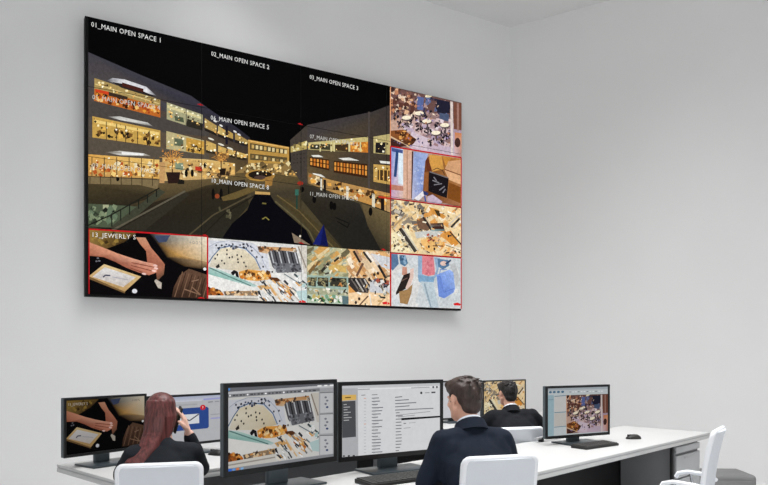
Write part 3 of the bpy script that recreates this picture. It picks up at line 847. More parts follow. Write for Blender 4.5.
    P.line([(369.5, 112), (369.5, 204)], 1.8, (80, 72, 68))
    for q in ([(310.5, 157.5), (330, 160), (330, 171), (310.5, 166.8)], [(334.5, 161), (368, 164.5), (368, 178.5), (334.5, 172.8)]):
        P.poly(q, (60, 36, 20))
        x0, x1 = q[0][0], q[1][0]
        n = int((x1 - x0) / 3.0)
        for k in range(n):
            t = (k + 0.2) / n
            t2 = (k + 0.8) / n
            f = lambda a, b, t: (a[0] + (b[0] - a[0]) * t, a[1] + (b[1] - a[1]) * t)
            a, b = f(q[0], q[1], t), f(q[0], q[1], t2)
            c, d = f(q[3], q[2], t2), f(q[3], q[2], t)
            g = lambda p, r, s: (p[0] + (r[0] - p[0]) * s, p[1] + (r[1] - p[1]) * s)
            P.poly([g(a, d, 0.12), g(b, c, 0.12), g(b, c, 0.82), g(a, d, 0.82)], (214, 124, 44) if k % 2 else (236, 160, 70), new=(k == 0))
        P.line([g2 for g2 in (f(q[3], q[0], 0.55), f(q[2], q[1], 0.55))], 0.9, (70, 40, 20))
    P.poly([(374, 164.5), (391, 166), (391, 185), (374, 182)], (206, 166, 90))
    P.poly([(378, 170), (390, 171), (390, 182), (378, 180)], (74, 52, 30))
    for x in (380, 384, 388):
        P.line([(x, 170), (x, 181)], 1.0, (226, 176, 90))
    for q in ([(312, 155.6), (320, 155.4), (324, 157.6), (314, 157.4)], [(339, 158.6), (350, 158), (360, 161), (344, 160.6)], [(380, 161), (391, 162), (391, 164.4), (381, 163.4)], [(313, 173.5), (322, 175), (326, 178), (316, 176.5)]):
        P.poly(q, (240, 240, 232))
    P.poly([(309, 173), (330, 180), (391, 194), (391, 213), (373, 206), (340, 195), (309, 184)], None, [(150, 120, 76), (196, 150, 84), (200, 150, 90), (190, 156, 110), (206, 150, 76), (196, 150, 84), (150, 120, 76)])
    P.scatter([(311, 176), (388, 196), (386, 208), (312, 184)], 50, (1.0, 2.4), [(240, 176, 80), (84, 56, 30), (250, 226, 176), (190, 110, 44), (40, 30, 24)], 81, 6)
    for x, w_, c in ((325.5, 2.6, (30, 28, 26)), (348, 2.4, (230, 222, 200)), (374, 3, (226, 220, 196)), (383, 3.4, (30, 24, 22)), (322, 1.6, (230, 226, 210))):
        y = 176 + (x - 312) * 0.29
        P.poly([(x - w_ / 2, y), (x + w_ / 2, y + 0.5), (x + w_ / 2, y + 14), (x - w_ / 2, y + 13)], c)
    P.poly([(379, 196), (391, 198), (391, 200), (379, 198)], (200, 60, 40))
    P.gain = 1.1
    for q, n_, sd in (([(95, 80), (160, 101), (160, 106), (95, 87)], 26, 201), ([(94, 119), (160, 133), (160, 139), (94, 126)], 26, 202), ([(168, 106), (203, 118), (203, 128), (168, 117)], 22, 203),
                      ([(168, 134), (204, 142), (204, 152), (168, 148)], 24, 204), ([(206, 122), (248, 142), (248, 146), (206, 130)], 26, 205), ([(207, 143), (248, 155), (248, 160), (207, 152)], 26, 206),
                      ([(309, 144), (368, 138), (368, 151), (309, 149)], 30, 207), ([(375, 138), (390, 136), (390, 153), (375, 152)], 10, 208), ([(375, 167), (390, 168), (390, 182), (375, 180)], 12, 209),
                      ([(236, 163), (300, 166), (306, 178), (240, 174)], 36, 210), ([(164, 160), (236, 164), (236, 178), (164, 181)], 40, 211), ([(90, 158), (159, 162), (159, 178), (90, 177)], 40, 212)):
        P.scatter(q, n_, (0.35, 1.1), [(255, 236, 180), (250, 210, 130), (60, 46, 30), (255, 248, 220), (100, 76, 44), (226, 170, 90)], sd, 5)
    P.gain = 0.62
    # right-hand ground
    P.poly([(300, 182), (330, 194), (360, 204), (368, 222), (386, 252), (345, 250), (322, 224), (302, 200)], None, [(72, 66, 54), (66, 62, 54), (60, 56, 50), (46, 44, 40), (42, 40, 36), (48, 46, 40), (52, 48, 40), (60, 54, 42)])
    P.poly([(362, 204), (391, 214), (391, 253), (382, 252), (368, 226)], None, [(132, 112, 76), (140, 122, 84), (84, 76, 58), (64, 58, 46), (96, 84, 60)])
    P.poly([(276, 196), (290, 200), (320, 226), (344, 251), (330, 249), (296, 216)], (92, 80, 52))
    P.line([(278, 196), (300, 212), (336, 250)], 1.2, (130, 112, 72))
    P.line([(336, 218), (350, 224), (348, 228), (338, 222)], 0.9, (26, 24, 22))
    for x, y, h in ((332, 206, 9), (335, 207, 8), (371, 212, 9), (315, 200, 8), (303, 190, 6)):
        P.ell(x, y, 2.0, h / 2, (18, 16, 15), n=8)
    P.line([(297.6, 190), (297.6, 210)], 1.4, (40, 84, 74))
    P.rect(295.8, 190, 299.4, 196, (70, 130, 112))
    P.ell(301, 184, 3.2, 2.2, (190, 60, 44), n=8)
    P.gain = 0.85
    # black road
    P.poly([(256, 195), (271, 195.6), (276, 204), (292, 218), (307, 231), (316, 250), (222, 246), (224, 237.5), (233, 224.5), (248, 211), (251, 203)], (9, 9, 16))
    P.line([(276, 202), (293, 216), (310, 232), (318, 249)], 1.4, (104, 96, 68))
    P.line([(263, 204), (267, 204.5)], 1.4, (120, 110, 60))
    P.line([(263, 220), (266.5, 218), (270, 221)], 1.0, (150, 140, 74))
    P.poly([(324.5, 225), (313.5, 245), (329, 247)], (26, 36, 112))
    P.poly([(324.5, 225), (321, 246), (329, 247)], (18, 24, 82))
    P.poly([(292.5, 233.5), (311, 245.5), (295, 243.5)], (150, 132, 112))
    P.ell(301, 237, 1.2, 1.2, (250, 240, 220), n=8)
    # red status marks
    for x, y, w_ in ((201, 105, 4.5), (301, 124.5, 3.6), (206, 236.5, 4.0), (302, 243.8, 4.0), (384, 250, 3.4)):
        P.poly([(x - w_ * 0.8, y - 0.5), (x, y - 1.1), (x + w_ * 0.8, y + 1.0), (x, y + 0.9)], (190, 34, 36))
    P.gain = 1.0
    # captions
    W = (236, 236, 234)
    G = (206, 204, 198)
    P.text('01_MAIN OPEN SPACE 1', (91.3, 26.2), (161, 42.6), 4.9, W)
    P.text('02_MAIN OPEN SPACE 2', (212, 55.6), (270, 69.6), 4.3, W)
    P.text('03_MAIN OPEN SPACE 3', (310.5, 79), (358.6, 90.6), 4.0, W)
    P.text('05_MAIN OPEN SPACE 4', (92.4, 99.5), (160.5, 110.5), 4.6, G)
    P.text('06_MAIN OPEN SPACE 5', (211.5, 120), (269.6, 130), 4.3, W)
    P.text('07_MAIN OPEN SPACE 6', (310.6, 138.6), (358.6, 146.4), 3.9, G)
    P.text('09_MAIN OPEN SPACE 7', (92.4, 168.4), (160.5, 175), 4.6, (226, 214, 190))
    P.text('10_MAIN OPEN SPACE 8', (212.6, 183.4), (269.6, 190.4), 4.3, W)
    P.text('11_MAIN OPEN SPACE 9', (311, 196), (358.4, 201.4), 3.9, G)

RED = (196, 26, 34)
def video_wall_picture():
    P = Paint()
    SRC = [(85, 15), (461, 102.6), (461, 310.6), (85, 298.6)]
    base = homography(SRC, UNIT)
    P.H = base
    P.poly(SRC, (6, 6, 7))
    pic_plaza(P)
    def sub(fn, sheet, quad):
        P.H = base
        P.window(quad)
        P.H = base @ homography(sheet, quad)
        fn(P)
        P.H = base
        P.clip = None
    # tile quads in picture space
    sub(pic_jewel, [(52, 5), (728, 45), (728, 410), (52, 395)], [(88.5, 231), (208, 237.8), (208, 302.6), (88.5, 298.8)])
    P.text('13_JEWERLY S', (92.6, 238.6), (136, 241.0), 4.6, (236, 232, 226))
    P.text('+00%', (189.5, 245.2), (203, 246.0), 3.4, (150, 146, 140))
    sub(pic_mall, [(52, 55), (655, 98), (655, 450), (52, 448)], [(208.6, 239), (307.6, 246.4), (307.6, 306.0), (208.6, 302.7)])
    sub(pic_atrium_small, [(45, 105), (548, 138), (548, 458), (45, 455)], [(307.8, 246.6), (390, 252), (390, 308.6), (307.8, 306)])
    sub(pic_cafe, [(14, 8), (505, 125), (500, 470), (18, 385)], [(390, 87), (461.5, 103.4), (461.5, 158), (390, 146.4)])
    sub(pic_bag, [(22, 20), (540, 95), (535, 470), (18, 400)], [(390.5, 147.6), (461, 158.4), (461, 207.4), (390.5, 199)])
    sub(pic_floors, [(15, 10), (565, 75), (565, 470), (15, 432)], [(390, 199.6), (461.4, 208), (461.4, 257.6), (390, 253)])
    sub(pic_shoppers, [(22, 30), (562, 65), (562, 452), (20, 442)], [(390.6, 253.6), (461, 258.2), (461, 310.4), (390.6, 308.2)])
    P.H = base
    # red frames around alarm tiles
    P.line([(88.5, 231), (208, 237.8), (208, 302.0), (88.5, 298.0), (88.5, 231)], 1.5, RED)
    P.line([(390.5, 146.8), (460.6, 158), (460.6, 207.6), (390.5, 199), (390.5, 146.8)], 1.3, RED)
    P.line([(390.5, 199.2), (460.6, 208), (460.6, 257.6), (390.5, 253), (390.5, 199.2)], 1.0, (150, 26, 30))
    P.line([(390.5, 253.4), (460.6, 258), (460.6, 309.4), (390.5, 307.2), (390.5, 253.4)], 1.4, RED)
    for x, y in ((202, 300.5), (303, 303), (386, 303.8), (456.5, 304.4)):
        P.poly([(x - 4, y - 0.8), (x, y - 1.9), (x + 3.4, y - 0.4), (x + 3, y + 1.2), (x - 3, y + 1.0)], (222, 40, 44))
    return P

def screen_email():
    P = Paint()
    P.frame([(32, 58), (556, 52), (560, 410), (30, 440)])
    P.poly([(20, 40), (570, 40), (570, 420), (20, 450)], (206, 207, 209))
    P.poly([(32, 58), (556, 52), (556, 66), (32, 72)], (190, 191, 194))
    P.line([(34, 80), (550, 72)], 6, (222, 222, 224))
    P.line([(38, 80), (76, 79)], 6, (70, 70, 74))
    P.line([(84, 80), (180, 78)], 4, (140, 140, 144))
    P.line([(400, 76), (500, 74)], 4, (150, 150, 154))
    P.ell(520, 74, 5, 6, (60, 60, 64)); P.ell(540, 74, 5, 6, (60, 60, 64))
    P.ell(455, 104, 6, 7, (60, 60, 64)); P.line([(475, 104), (500, 103)], 5, (150, 150, 150)); P.line([(510, 103), (532, 102)], 8, (70, 70, 74))
    P.poly([(32, 72), (116, 72), (118, 436), (30, 440)], (168, 169, 172))
    P.poly([(34, 106), (108, 106), (108, 134), (34, 137)], (206, 168, 92))
    P.line([(50, 121), (80, 120)], 6, (110, 84, 40))
    P.poly([(34, 140), (104, 138), (106, 332), (34, 336)], (74, 75, 78))
    for k in range(7):
        P.line([(42, 158 + k * 14), (58 + (k * 17) % 30, 157 + k * 14)], 4, (176, 176, 178))
    for x in (42, 68, 94):
        P.ell(x, 434, 6, 4, (40, 40, 44))
    P.line([(135, 110), (156, 109)], 4, (120, 120, 124)); P.line([(190, 109), (220, 108)], 4, (120, 120, 124))
    rng = random.Random(4)
    for k in range(18):
        y = 127 + k * 17.3 - k * 0.1
        P.line([(148, y), (160, y)], 4, (206, 150, 130) if k in (0, 8) else (180, 180, 184), new=k == 0)
        P.line([(190, y), (215 + rng.uniform(5, 38), y - 1)], 5, (112, 113, 118), new=False)
        P.line([(196, y + 6), (205 + rng.uniform(0, 30), y + 5)], 2, (160, 160, 164), new=False)
        if k < 5:
            P.line([(314, y - 2), (352 + [0, 36, 76, 40, 170][k], y - 5 - k * 0.4)], 5, (112, 113, 118), new=False)
        else:
            P.line([(318, y - 4), (335 + rng.uniform(0, 22), y - 5)], 5, (118, 118, 122), new=False)
    P.line([(320, 222), (505, 206)], 3, (140, 140, 144)); P.line([(330, 232), (420, 224)], 3, (140, 140, 144))
    P.poly([(348, 240), (560, 232), (562, 412), (352, 420)], (206, 207, 209))
    P.poly([(348, 238), (560, 231), (560, 240), (348, 250)], (22, 22, 26))
    P.line([(360, 268), (374, 267)], 5, (120, 120, 124)); P.line([(390, 266), (425, 264)], 3, (160, 160, 164)); P.line([(360, 294), (398, 291)], 4, (160, 160, 164))
    return P

def screen_mall():
    P = Paint()
    P.frame([(40, 40), (531, 45), (532, 378), (42, 442)])
    P.poly([(30, 30), (545, 30), (545, 390), (30, 452)], (150, 151, 154))
    P.poly([(40, 40), (531, 45), (531, 52), (40, 60)], (96, 98, 104))
    P.poly([(40, 60), (531, 52), (531, 64), (40, 74)], (176, 177, 180))
    P.ell(46, 48, 6, 6, (70, 130, 200))
    for x, w in ((460, 18), (490, 14), (515, 16)):
        P.rect(x, 51, x + w, 57, (230, 230, 230))
    P.poly([(40, 72), (470, 64), (470, 78), (40, 88)], (118, 119, 122))
    rng = random.Random(8)
    for k in range(24):
        x = 48 + k * 17
        P.rect(x, 75 - k * 0.2, x + rng.uniform(6, 13), 82 - k * 0.2, (70, 71, 74) if k % 5 else (226, 226, 228), new=k == 0)
    G = P.gain
    base = P.H
    P.H = base @ homography([(52, 55), (655, 98), (655, 450), (52, 448)], [(42, 88), (466, 80), (468, 372), (44, 428)])
    P.gain = 0.64
    P.window([(52, 55), (655, 98), (655, 450), (52, 448)])
    pic_mall(P)
    P.clip = None
    P.gain = G
    P.H = base
    P.poly([(466, 78), (532, 80), (533, 378), (468, 384)], (150, 151, 153))
    for k in range(3):
        y = 88 + k * 98
        P.poly([(472, y), (528, y), (528, y + 88 - k * 2), (472, y + 90 - k * 2)], (176, 177, 179))
        P.rect(470, y - 4, 530, y, (104, 105, 108))
        for j in range(4):
            P.ell(496 + (j % 2) * 7, y + 20 + j * 15, 6, 5, (110, 112, 120) if j < 3 else (60, 70, 100), n=8)
    P.poly([(40, 428), (532, 366), (533, 384), (40, 446)], (124, 126, 130))
    P.poly([(44, 430), (62, 428), (62, 440), (44, 442)], (50, 100, 190))
    P.poly([(66, 428), (78, 426), (78, 437), (66, 438)], (90, 140, 210))
    P.poly([(84, 426), (96, 424), (96, 434), (84, 436)], (206, 110, 60))
    P.poly([(104, 424), (118, 422), (118, 432), (104, 434)], (120, 160, 200))
    return P

def screen_jewel():
    P = Paint()
    P.gain = 0.46
    P.frame([(52, 5), (728, 45), (728, 410), (52, 395)])
    pic_jewel(P)
    P.gain = 0.6
    P.frame([(60, 48), (590, 48), (590, 395), (62, 430)])
    P.text('13_JEWERLY S', (76, 88), (206, 88), 20, (200, 190, 176))
    P.text('+00%', (505, 80), (560, 80), 14, (110, 104, 96))
    return P

def screen_mail_icon():
    P = Paint()
    P.frame([(-90, 72), (505, 58), (505, 412), (-90, 440)])
    P.poly([(-100, 40), (520, 40), (520, 450), (-100, 450)], (172, 173, 176))
    P.poly([(-90, 72), (505, 58), (505, 92), (-90, 108)], None, [(150, 158, 180), (162, 168, 188), (186, 188, 198), (178, 182, 196)])
    P.line([(350, 92), (500, 84)], 14, (150, 152, 196))
    P.line([(100, 104), (340, 98)], 6, (190, 192, 202))
    P.line([(120, 132), (300, 128)], 12, (158, 159, 162))
    P.line([(390, 114), (430, 112)], 8, (120, 122, 128)); P.line([(445, 112), (485, 110)], 8, (140, 142, 148))
    P.line([(410, 214), (490, 210)], 8, (150, 152, 158))
    P.line([(410, 244), (500, 240)], 12, (150, 150, 190))
    P.poly([(70, 172), (82, 160), (380, 150), (394, 162), (396, 308), (384, 320), (84, 334), (70, 322)], (44, 70, 132))
    P.poly([(130, 208), (314, 202), (316, 276), (132, 286)], (204, 206, 210))
    P.line([(132, 212), (236, 254), (312, 206)], 9, (62, 64, 72))
    P.ell(346, 154, 23, 21, (190, 36, 46), n=18)
    P.text('!', (343, 164), (349, 164), 20, (240, 220, 220))
    return P

def screen_floors():
    P = Paint()
    P.gain = 0.72
    P.frame([(15, 10), (565, 75), (565, 470), (15, 432)])
    pic_floors(P)
    return P

def screen_plain():
    P = Paint()
    P.frame([(0, 0), (100, 0), (100, 60), (0, 60)])
    P.rect(-5, -5, 105, 65, (196, 197, 200))
    P.rect(0, 0, 100, 6, (170, 172, 178))
    for k in range(9):
        P.line([(40, 14 + k * 5), (70 + (k * 13) % 22, 14 + k * 5)], 1.4, (130, 132, 138), new=k == 0)
    P.rect(4, 12, 20, 54, (150, 152, 158))
    return P

def screen_cafe():
    P = Paint()
    P.frame([(42, 50), (465, 50), (465, 372), (46, 405)])
    P.poly([(30, 40), (480, 40), (480, 390), (30, 415)], (172, 178, 180))
    P.poly([(42, 50), (465, 50), (465, 66), (42, 66)], (150, 158, 164))
    for x in (64, 92, 122, 152):
        P.ell(x, 78, 11, 9, (70, 100, 122), n=10)
    for k in range(12):
        P.rect(200 + k * 20, 78, 212 + k * 20, 84, (206, 208, 210) if k % 3 else (110, 120, 128), new=k == 0)
    P.poly([(44, 100), (90, 100), (92, 402), (46, 404)], (138, 160, 168))
    P.line([(50, 135), (86, 134)], 4, (100, 124, 136))
    P.line([(94, 110), (180, 106)], 5, (84, 110, 122))
    P.line([(94, 230), (180, 226)], 5, (84, 110, 122))
    P.line([(94, 338), (182, 330)], 5, (96, 116, 126))
    P.poly([(94, 114), (178, 110), (178, 222), (94, 226)], (178, 176, 174))
    P.poly([(94, 236), (178, 232), (180, 326), (94, 332)], (172, 168, 164))
    base = P.H
    P.H = base @ homography([(14, 8), (505, 125), (500, 470), (18, 385)], [(178, 104), (465, 102), (465, 368), (182, 386)])
    P.gain = 0.62
    P.window([(14, 8), (505, 125), (500, 470), (18, 385)])
    pic_cafe(P)
    P.clip = None
    P.H = base
    P.gain = 1.0
    return P
#@@END@@

# ------------------------------------------------------------------ room
YAW = R(46.0)
D_ = Vector((0.6947, 0.7194))
N_ = Vector((-0.7194, 0.6947))
ORG = Vector((0.0055, 3.85))
def W(s, n, z=0.0):
    p = ORG + D_ * s + N_ * n
    return (p.x, p.y, z)

WD = Vector((0.8555, 0.5178))        # direction of the display wall
WN = Vector((-0.5178, 0.8555))
def wallpt(t, depth):
    p = WN * depth + WD * t
    return p
WDEPTH = 6.92
def ray_t(xr, depth):                # wall parameter seen along the bearing xr
    r = Vector((xr, 1.0))
    Y = depth / r.dot(WN)
    return (r * Y).dot(WD)
CEIL = 5.60
t_corner = ray_t((510.5 - 384) / 700, WDEPTH)
CORNER = wallpt(t_corner, WDEPTH)
RD = Vector((0.831, -0.556))          # right wall runs this way from the corner
RNIN = Vector((-0.556, -0.831))

def slab(name, a, b, normal_out, z0, z1, th, m):
    """vertical wall slab from a to b"""
    bm = bmesh.new()
    q = [a, b, b + normal_out * th, a + normal_out * th]
    lo = [bm.verts.new((p.x, p.y, z0)) for p in q]
    hi = [bm.verts.new((p.x, p.y, z1)) for p in q]
    bm.faces.new(lo); bm.faces.new(hi)
    for k in range(4):
        bm.faces.new((lo[k], lo[(k + 1) % 4], hi[(k + 1) % 4], hi[k]))
    return finish(bm, name, m)

structure(slab('wall_left', CORNER - WD * 11.5, CORNER + WD * 0.1, WN, 0, CEIL, 0.15, 'wall_paint'), 'light grey painted wall carrying the video wall')
structure(slab('wall_right', CORNER, CORNER + RD * 10.5, -RNIN, 0, CEIL, 0.15, 'wall_paint'), 'plain light grey painted wall right of the corner')
bm = bmesh.new(); bx(bm, -12, 13, -5, 13, -0.1, 0.0)
structure(finish(bm, 'floor', 'floor_resin'), 'light grey floor')
bm = bmesh.new(); bx(bm, -12, 13, -5, 13, CEIL, CEIL + 0.1)
structure(finish(bm, 'ceiling', 'ceiling_paint'), 'grey painted ceiling')

# ------------------------------------------------------------------ video wall: 4 x 4 display panels
FRONT = 6.80
tL = ray_t((85 - 384) / 700, FRONT)
tR = ray_t((461 - 384) / 700, FRONT)
pL = wallpt(tL, FRONT)
pR = wallpt(tR, FRONT)
VW_W = tR - tL
VZ1 = (1.39 - (15 - 352) / 700 * pL.y + 1.39 - (103 - 352) / 700 * pR.y) / 2
VZ0 = (1.39 - (298.6 - 352) / 700 * pL.y + 1.39 - (309 - 352) / 700 * pR.y) / 2
VW_H = VZ1 - VZ0
vw = thing('video_wall', 'large surveillance video wall of sixteen tiled display panels showing a night plaza and shop views', 'video wall',
           (pL.x, pL.y, VZ0), math.atan2(WD.y, WD.x))
VP = video_wall_picture()
box_obj('mounting_frame', (0.1, VW_W - 0.1, 0.075, 0.12, 0.1, VW_H - 0.1), 'leg_dark', vw)
gap = 0.0016
for r_ in range(4):
    for c_ in range(4):
        x0, x1 = VW_W * c_ / 4, VW_W * (c_ + 1) / 4
        z0, z1 = VW_H * (3 - r_) / 4, VW_H * (4 - r_) / 4
        pn = box_obj('display_panel', (x0 + gap / 2, x1 - gap / 2, 0.0, 0.075, z0 + gap / 2, z1 - gap / 2), 'panel_bezel', vw, bevel=0)
        b = 0.0022
        bl = 0.028 if c_ == 0 else b
        me = VP.mesh('screen', VW_W, VW_H, yf=-0.0005, u0=(x0 + bl) / VW_W, u1=(x1 - b) / VW_W, v0=(z0 + (0.022 if r_ == 3 else b)) / VW_H, v1=(z1 - b) / VW_H)
        link(me, 'screen', 'screen_photo', pn)

# ------------------------------------------------------------------ monitors
def monitor(label, x, y, yaw, w, zb, zt, pic, desk=0.74, bezel=0.018, group=None, neck_dx=0.0):
    t = thing('computer_monitor', label, 'monitor', (x, y, desk), R(yaw), group)
    z0, z1 = zb - desk, zt - desk
    bm = bmesh.new()
    bx(bm, -w / 2, w / 2, 0.004, 0.034, z0, z1, bevel=0.004)
    bx(bm, -w / 2 + 0.07, w / 2 - 0.07, 0.03, 0.06, z0 + 0.05, z1 - 0.05, bevel=0.012)
    finish(bm, 'housing', 'housing_grey', t, 40)
    # bezel ring
    bm = bmesh.new()
    o_ = [(-w / 2, z0), (w / 2, z0), (w / 2, z1), (-w / 2, z1)]
    i_ = [(-w / 2 + bezel, z0 + bezel * 1.25), (w / 2 - bezel, z0 + bezel * 1.25), (w / 2 - bezel, z1 - bezel), (-w / 2 + bezel, z1 - bezel)]
    V = {}
    for nm, pts, yy in (('of', o_, -0.004), ('ob', o_, 0.006), ('if', i_, -0.004), ('ib', i_, 0.002)):
        V[nm] = [bm.verts.new((p[0], yy, p[1])) for p in pts]
    for k in range(4):
        j = (k + 1) % 4
        bm.faces.new((V['of'][k], V['of'][j], V['if'][j], V['if'][k]))
        bm.faces.new((V['of'][k], V['ob'][k], V['ob'][j], V['of'][j]))
        bm.faces.new((V['if'][k], V['if'][j], V['ib'][j], V['ib'][k]))
        bm.faces.new((V['ob'][k], V['ib'][k], V['ib'][j], V['ob'][j]))
    finish(bm, 'bezel', 'bezel_black', t)
    P = pic
    P.STEP = 8e-6
    sw, sh = w - 2 * bezel, z1 - z0 - 2.25 * bezel
    me = P.mesh('screen', sw, sh, x0=-w / 2 + bezel, z0=z0 + bezel * 1.25, yf=0.0015)
    link(me, 'screen', 'screen', t)
    nw = 0.052 * w / 0.6
    bm = bmesh.new()
    bx(bm, -nw + neck_dx, nw + neck_dx, 0.045, 0.075, 0.008, (z0 + z1) / 2, bevel=0.004)
    finish(bm, 'stand_neck', 'stand_grey', t, 40)
    bw = 0.165 * w / 0.6
    bm = bmesh.new()
    bx(bm, -bw + neck_dx, bw + neck_dx, -0.10, 0.10, 0.0, 0.012, bevel=0.004)
    finish(bm, 'stand_base', 'base_dark', t, 40)
    return t

monitor('black monitor nearest the camera showing a white shopping atrium with escalators', -0.481, 3.380, 46.2, 0.68, 0.827, 1.249, screen_mall(), bezel=0.02)
monitor('black monitor with an email list on screen, left of the man in navy', 0.050, 3.850, 32.5, 0.685, 0.812, 1.232, screen_email(), bezel=0.02)
monitor('black monitor with a cafe terrace view, alone on the white desk at right', 1.390, 5.000, 28.6, 0.61, 0.784, 1.152, screen_cafe(), bezel=0.016)
monitor('leftmost monitor showing hands over a jewellery tray, in front of the woman', -1.605, 4.06, 54.0, 0.525, 0.805, 1.136, screen_jewel(), bezel=0.013)
monitor('monitor showing a blue mail icon with red badge, right of the woman', -1.267, 4.500, 46.5, 0.55, 0.790, 1.117, screen_mail_icon(), bezel=0.013)
monitor('monitor with a pale grey page, mostly hidden behind the email monitor', 0.676, 6.500, 31.0, 0.58, 0.766, 1.124, screen_plain(), bezel=0.013)
monitor('distant monitor showing beige shop floors behind the dark-haired man', 1.199, 6.950, 34.0, 0.58, 0.756, 1.113, screen_floors(), bezel=0.013)

# ------------------------------------------------------------------ desks
def desk(label, s0, s1, n0, n1, legs, panels, H=0.74):
    t = thing('desk', label, 'desk', W(s0, n0), YAW)
    L, Dp = s1 - s0, n1 - n0
    bm = bmesh.new(); bx(bm, 0, L, 0, Dp, H - 0.016, H, bevel=0.003)
    finish(bm, 'worktop', 'worktop_white', t, 40)
    bm = bmesh.new(); bx(bm, 0.004, L - 0.004, 0.004, Dp - 0.004, H - 0.022, H - 0.016)
    finish(bm, 'groove', 'edge_grey', t)
    bm = bmesh.new(); bx(bm, 0, L, 0, Dp, H - 0.046, H - 0.022, bevel=0.003)
    finish(bm, 'edge_band', 'worktop_white', t, 40)
    for s, n, m, w in legs:
        bm = bmesh.new(); bx(bm, s - s0 - w, s - s0 + w, n - n0 - w, n - n0 + w, 0, H - 0.046, bevel=0.003)
        finish(bm, 'leg', m, t, 40)
    for a, b, n, m, zl, lab in panels:
        bm = bmesh.new(); bx(bm, a - s0, b - s0, n - n0 - 0.009, n - n0 + 0.009, zl, H - 0.046, bevel=0.002)
        o = finish(bm, 'modesty_panel', m, t, 40)
        o['label'] = lab
    return t

desk('long white desk in the front row with the shade under its right half put into a near-black panel', -1.08, 3.13, -0.635, 0.10,
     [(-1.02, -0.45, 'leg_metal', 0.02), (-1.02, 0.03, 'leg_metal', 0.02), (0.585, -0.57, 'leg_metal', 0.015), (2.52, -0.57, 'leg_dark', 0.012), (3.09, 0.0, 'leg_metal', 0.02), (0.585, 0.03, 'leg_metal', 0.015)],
     [(0.63, 3.08, -0.12, 'panel_shade_dark', 0.08, 'panel coloured near-black for the shade under the desk'),
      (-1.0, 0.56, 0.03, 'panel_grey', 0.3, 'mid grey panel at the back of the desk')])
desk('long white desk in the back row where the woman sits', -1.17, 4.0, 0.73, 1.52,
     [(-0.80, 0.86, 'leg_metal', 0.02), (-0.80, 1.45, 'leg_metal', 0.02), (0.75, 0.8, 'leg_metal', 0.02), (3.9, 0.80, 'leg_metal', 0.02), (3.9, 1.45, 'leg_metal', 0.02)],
     [(-0.78, 0.72, 0.98, 'panel_grey', 0.06, 'mid grey panel under the desk'), (0.78, 3.86, 1.1, 'panel_shade_dark', 0.06, 'panel coloured near-black for the shade under the desk')])

# drawer pedestal
t = thing('drawer_pedestal', 'light grey drawer pedestal under the right end of the front desk', 'drawers', W(2.80, -0.37), YAW)
bm = bmesh.new(); bx(bm, -0.24, 0.24, -0.20, 0.225, 0.04, 0.675, bevel=0.004)
finish(bm, 'body', 'pedestal_shade_grey', t, 40)
for z0, z1 in ((0.62, 0.668), (0.43, 0.60), (0.25, 0.42), (0.06, 0.24)):
    bm = bmesh.new(); bx(bm, -0.235, 0.235, -0.219, -0.201, z0, z1, bevel=0.004)
    dr = finish(bm, 'drawer', 'drawer_grey', t, 40)
    if z1 < 0.61:
        bm = bmesh.new(); bx(bm, -0.09, 0.09, -0.224, -0.219, z1 - 0.03, z1 - 0.018, bevel=0.002)
        finish(bm, 'handle', 'edge_grey', dr, 40)
for x in (-0.2, 0.2):
    for y in (-0.16, 0.19):
        bm = bmesh.new(); lathe(bm, [(0.02, 0.0), (0.022, 0.02), (0.02, 0.04)], 12, (x, y, 0))
        finish(bm, 'foot', 'leg_dark', t, 40)

# added grey box standing in for the shadow patch behind the empty chair
t = thing('shadow_box', 'low grey box with rounded top standing in for the shadow patch behind the empty chair', 'shadow stand-in', (2.95, 6.40, 0), R(-4))
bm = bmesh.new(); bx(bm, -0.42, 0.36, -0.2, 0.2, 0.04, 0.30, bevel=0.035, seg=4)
finish(bm, 'body', 'shadow_box_grey', t, 40)
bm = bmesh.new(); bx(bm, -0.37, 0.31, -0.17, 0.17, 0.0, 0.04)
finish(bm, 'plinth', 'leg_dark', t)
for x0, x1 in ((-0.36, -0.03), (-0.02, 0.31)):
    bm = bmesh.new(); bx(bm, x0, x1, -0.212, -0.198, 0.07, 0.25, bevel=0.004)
    finish(bm, 'front_panel', 'shadow_box_grey', t, 40)

# ------------------------------------------------------------------ keyboards and mice
def keyboard(label, x, y, yaw, z=0.74, k_=1.0):
    t = thing('keyboard', label, 'keyboard', (x, y, z), R(yaw))
    t.scale = (k_, k_, 1)
    bm = bmesh.new()
    vs_ = bx(bm, -0.225, 0.225, -0.078, 0.078, 0.0, 0.016, bevel=0.004)
    for v in vs_:
        if v.co.z > 0.008:
            v.co.z += 0.006 * (v.co.y + 0.078) / 0.156
    finish(bm, 'base', 'plastic_dark', t, 40)
    bm = bmesh.new()
    for r_ in range(6):
        yy = 0.062 - r_ * 0.0245
        zz = 0.016 + 0.006 * (yy + 0.078) / 0.156
        n = 21 if r_ < 5 else 12
        for c in range(n):
            x0 = -0.215 + c * 0.43 / n
            x1 = x0 + 0.43 / n - 0.003
            bx(bm, x0, x1, yy - 0.0105, yy + 0.0105, zz - 0.001, zz + 0.005)
    k = finish(bm, 'keys', 'key_dark', t)
    k['kind'] = 'stuff'
    return t
px, py, _ = W(-0.17, -0.27)
keyboard('dark keyboard on the desk in front of the email monitor', px, py, 35)
px, py, _ = W(1.69, -0.375)
keyboard('dark keyboard on the desk in front of the cafe monitor', px, py, 38, k_=0.82)

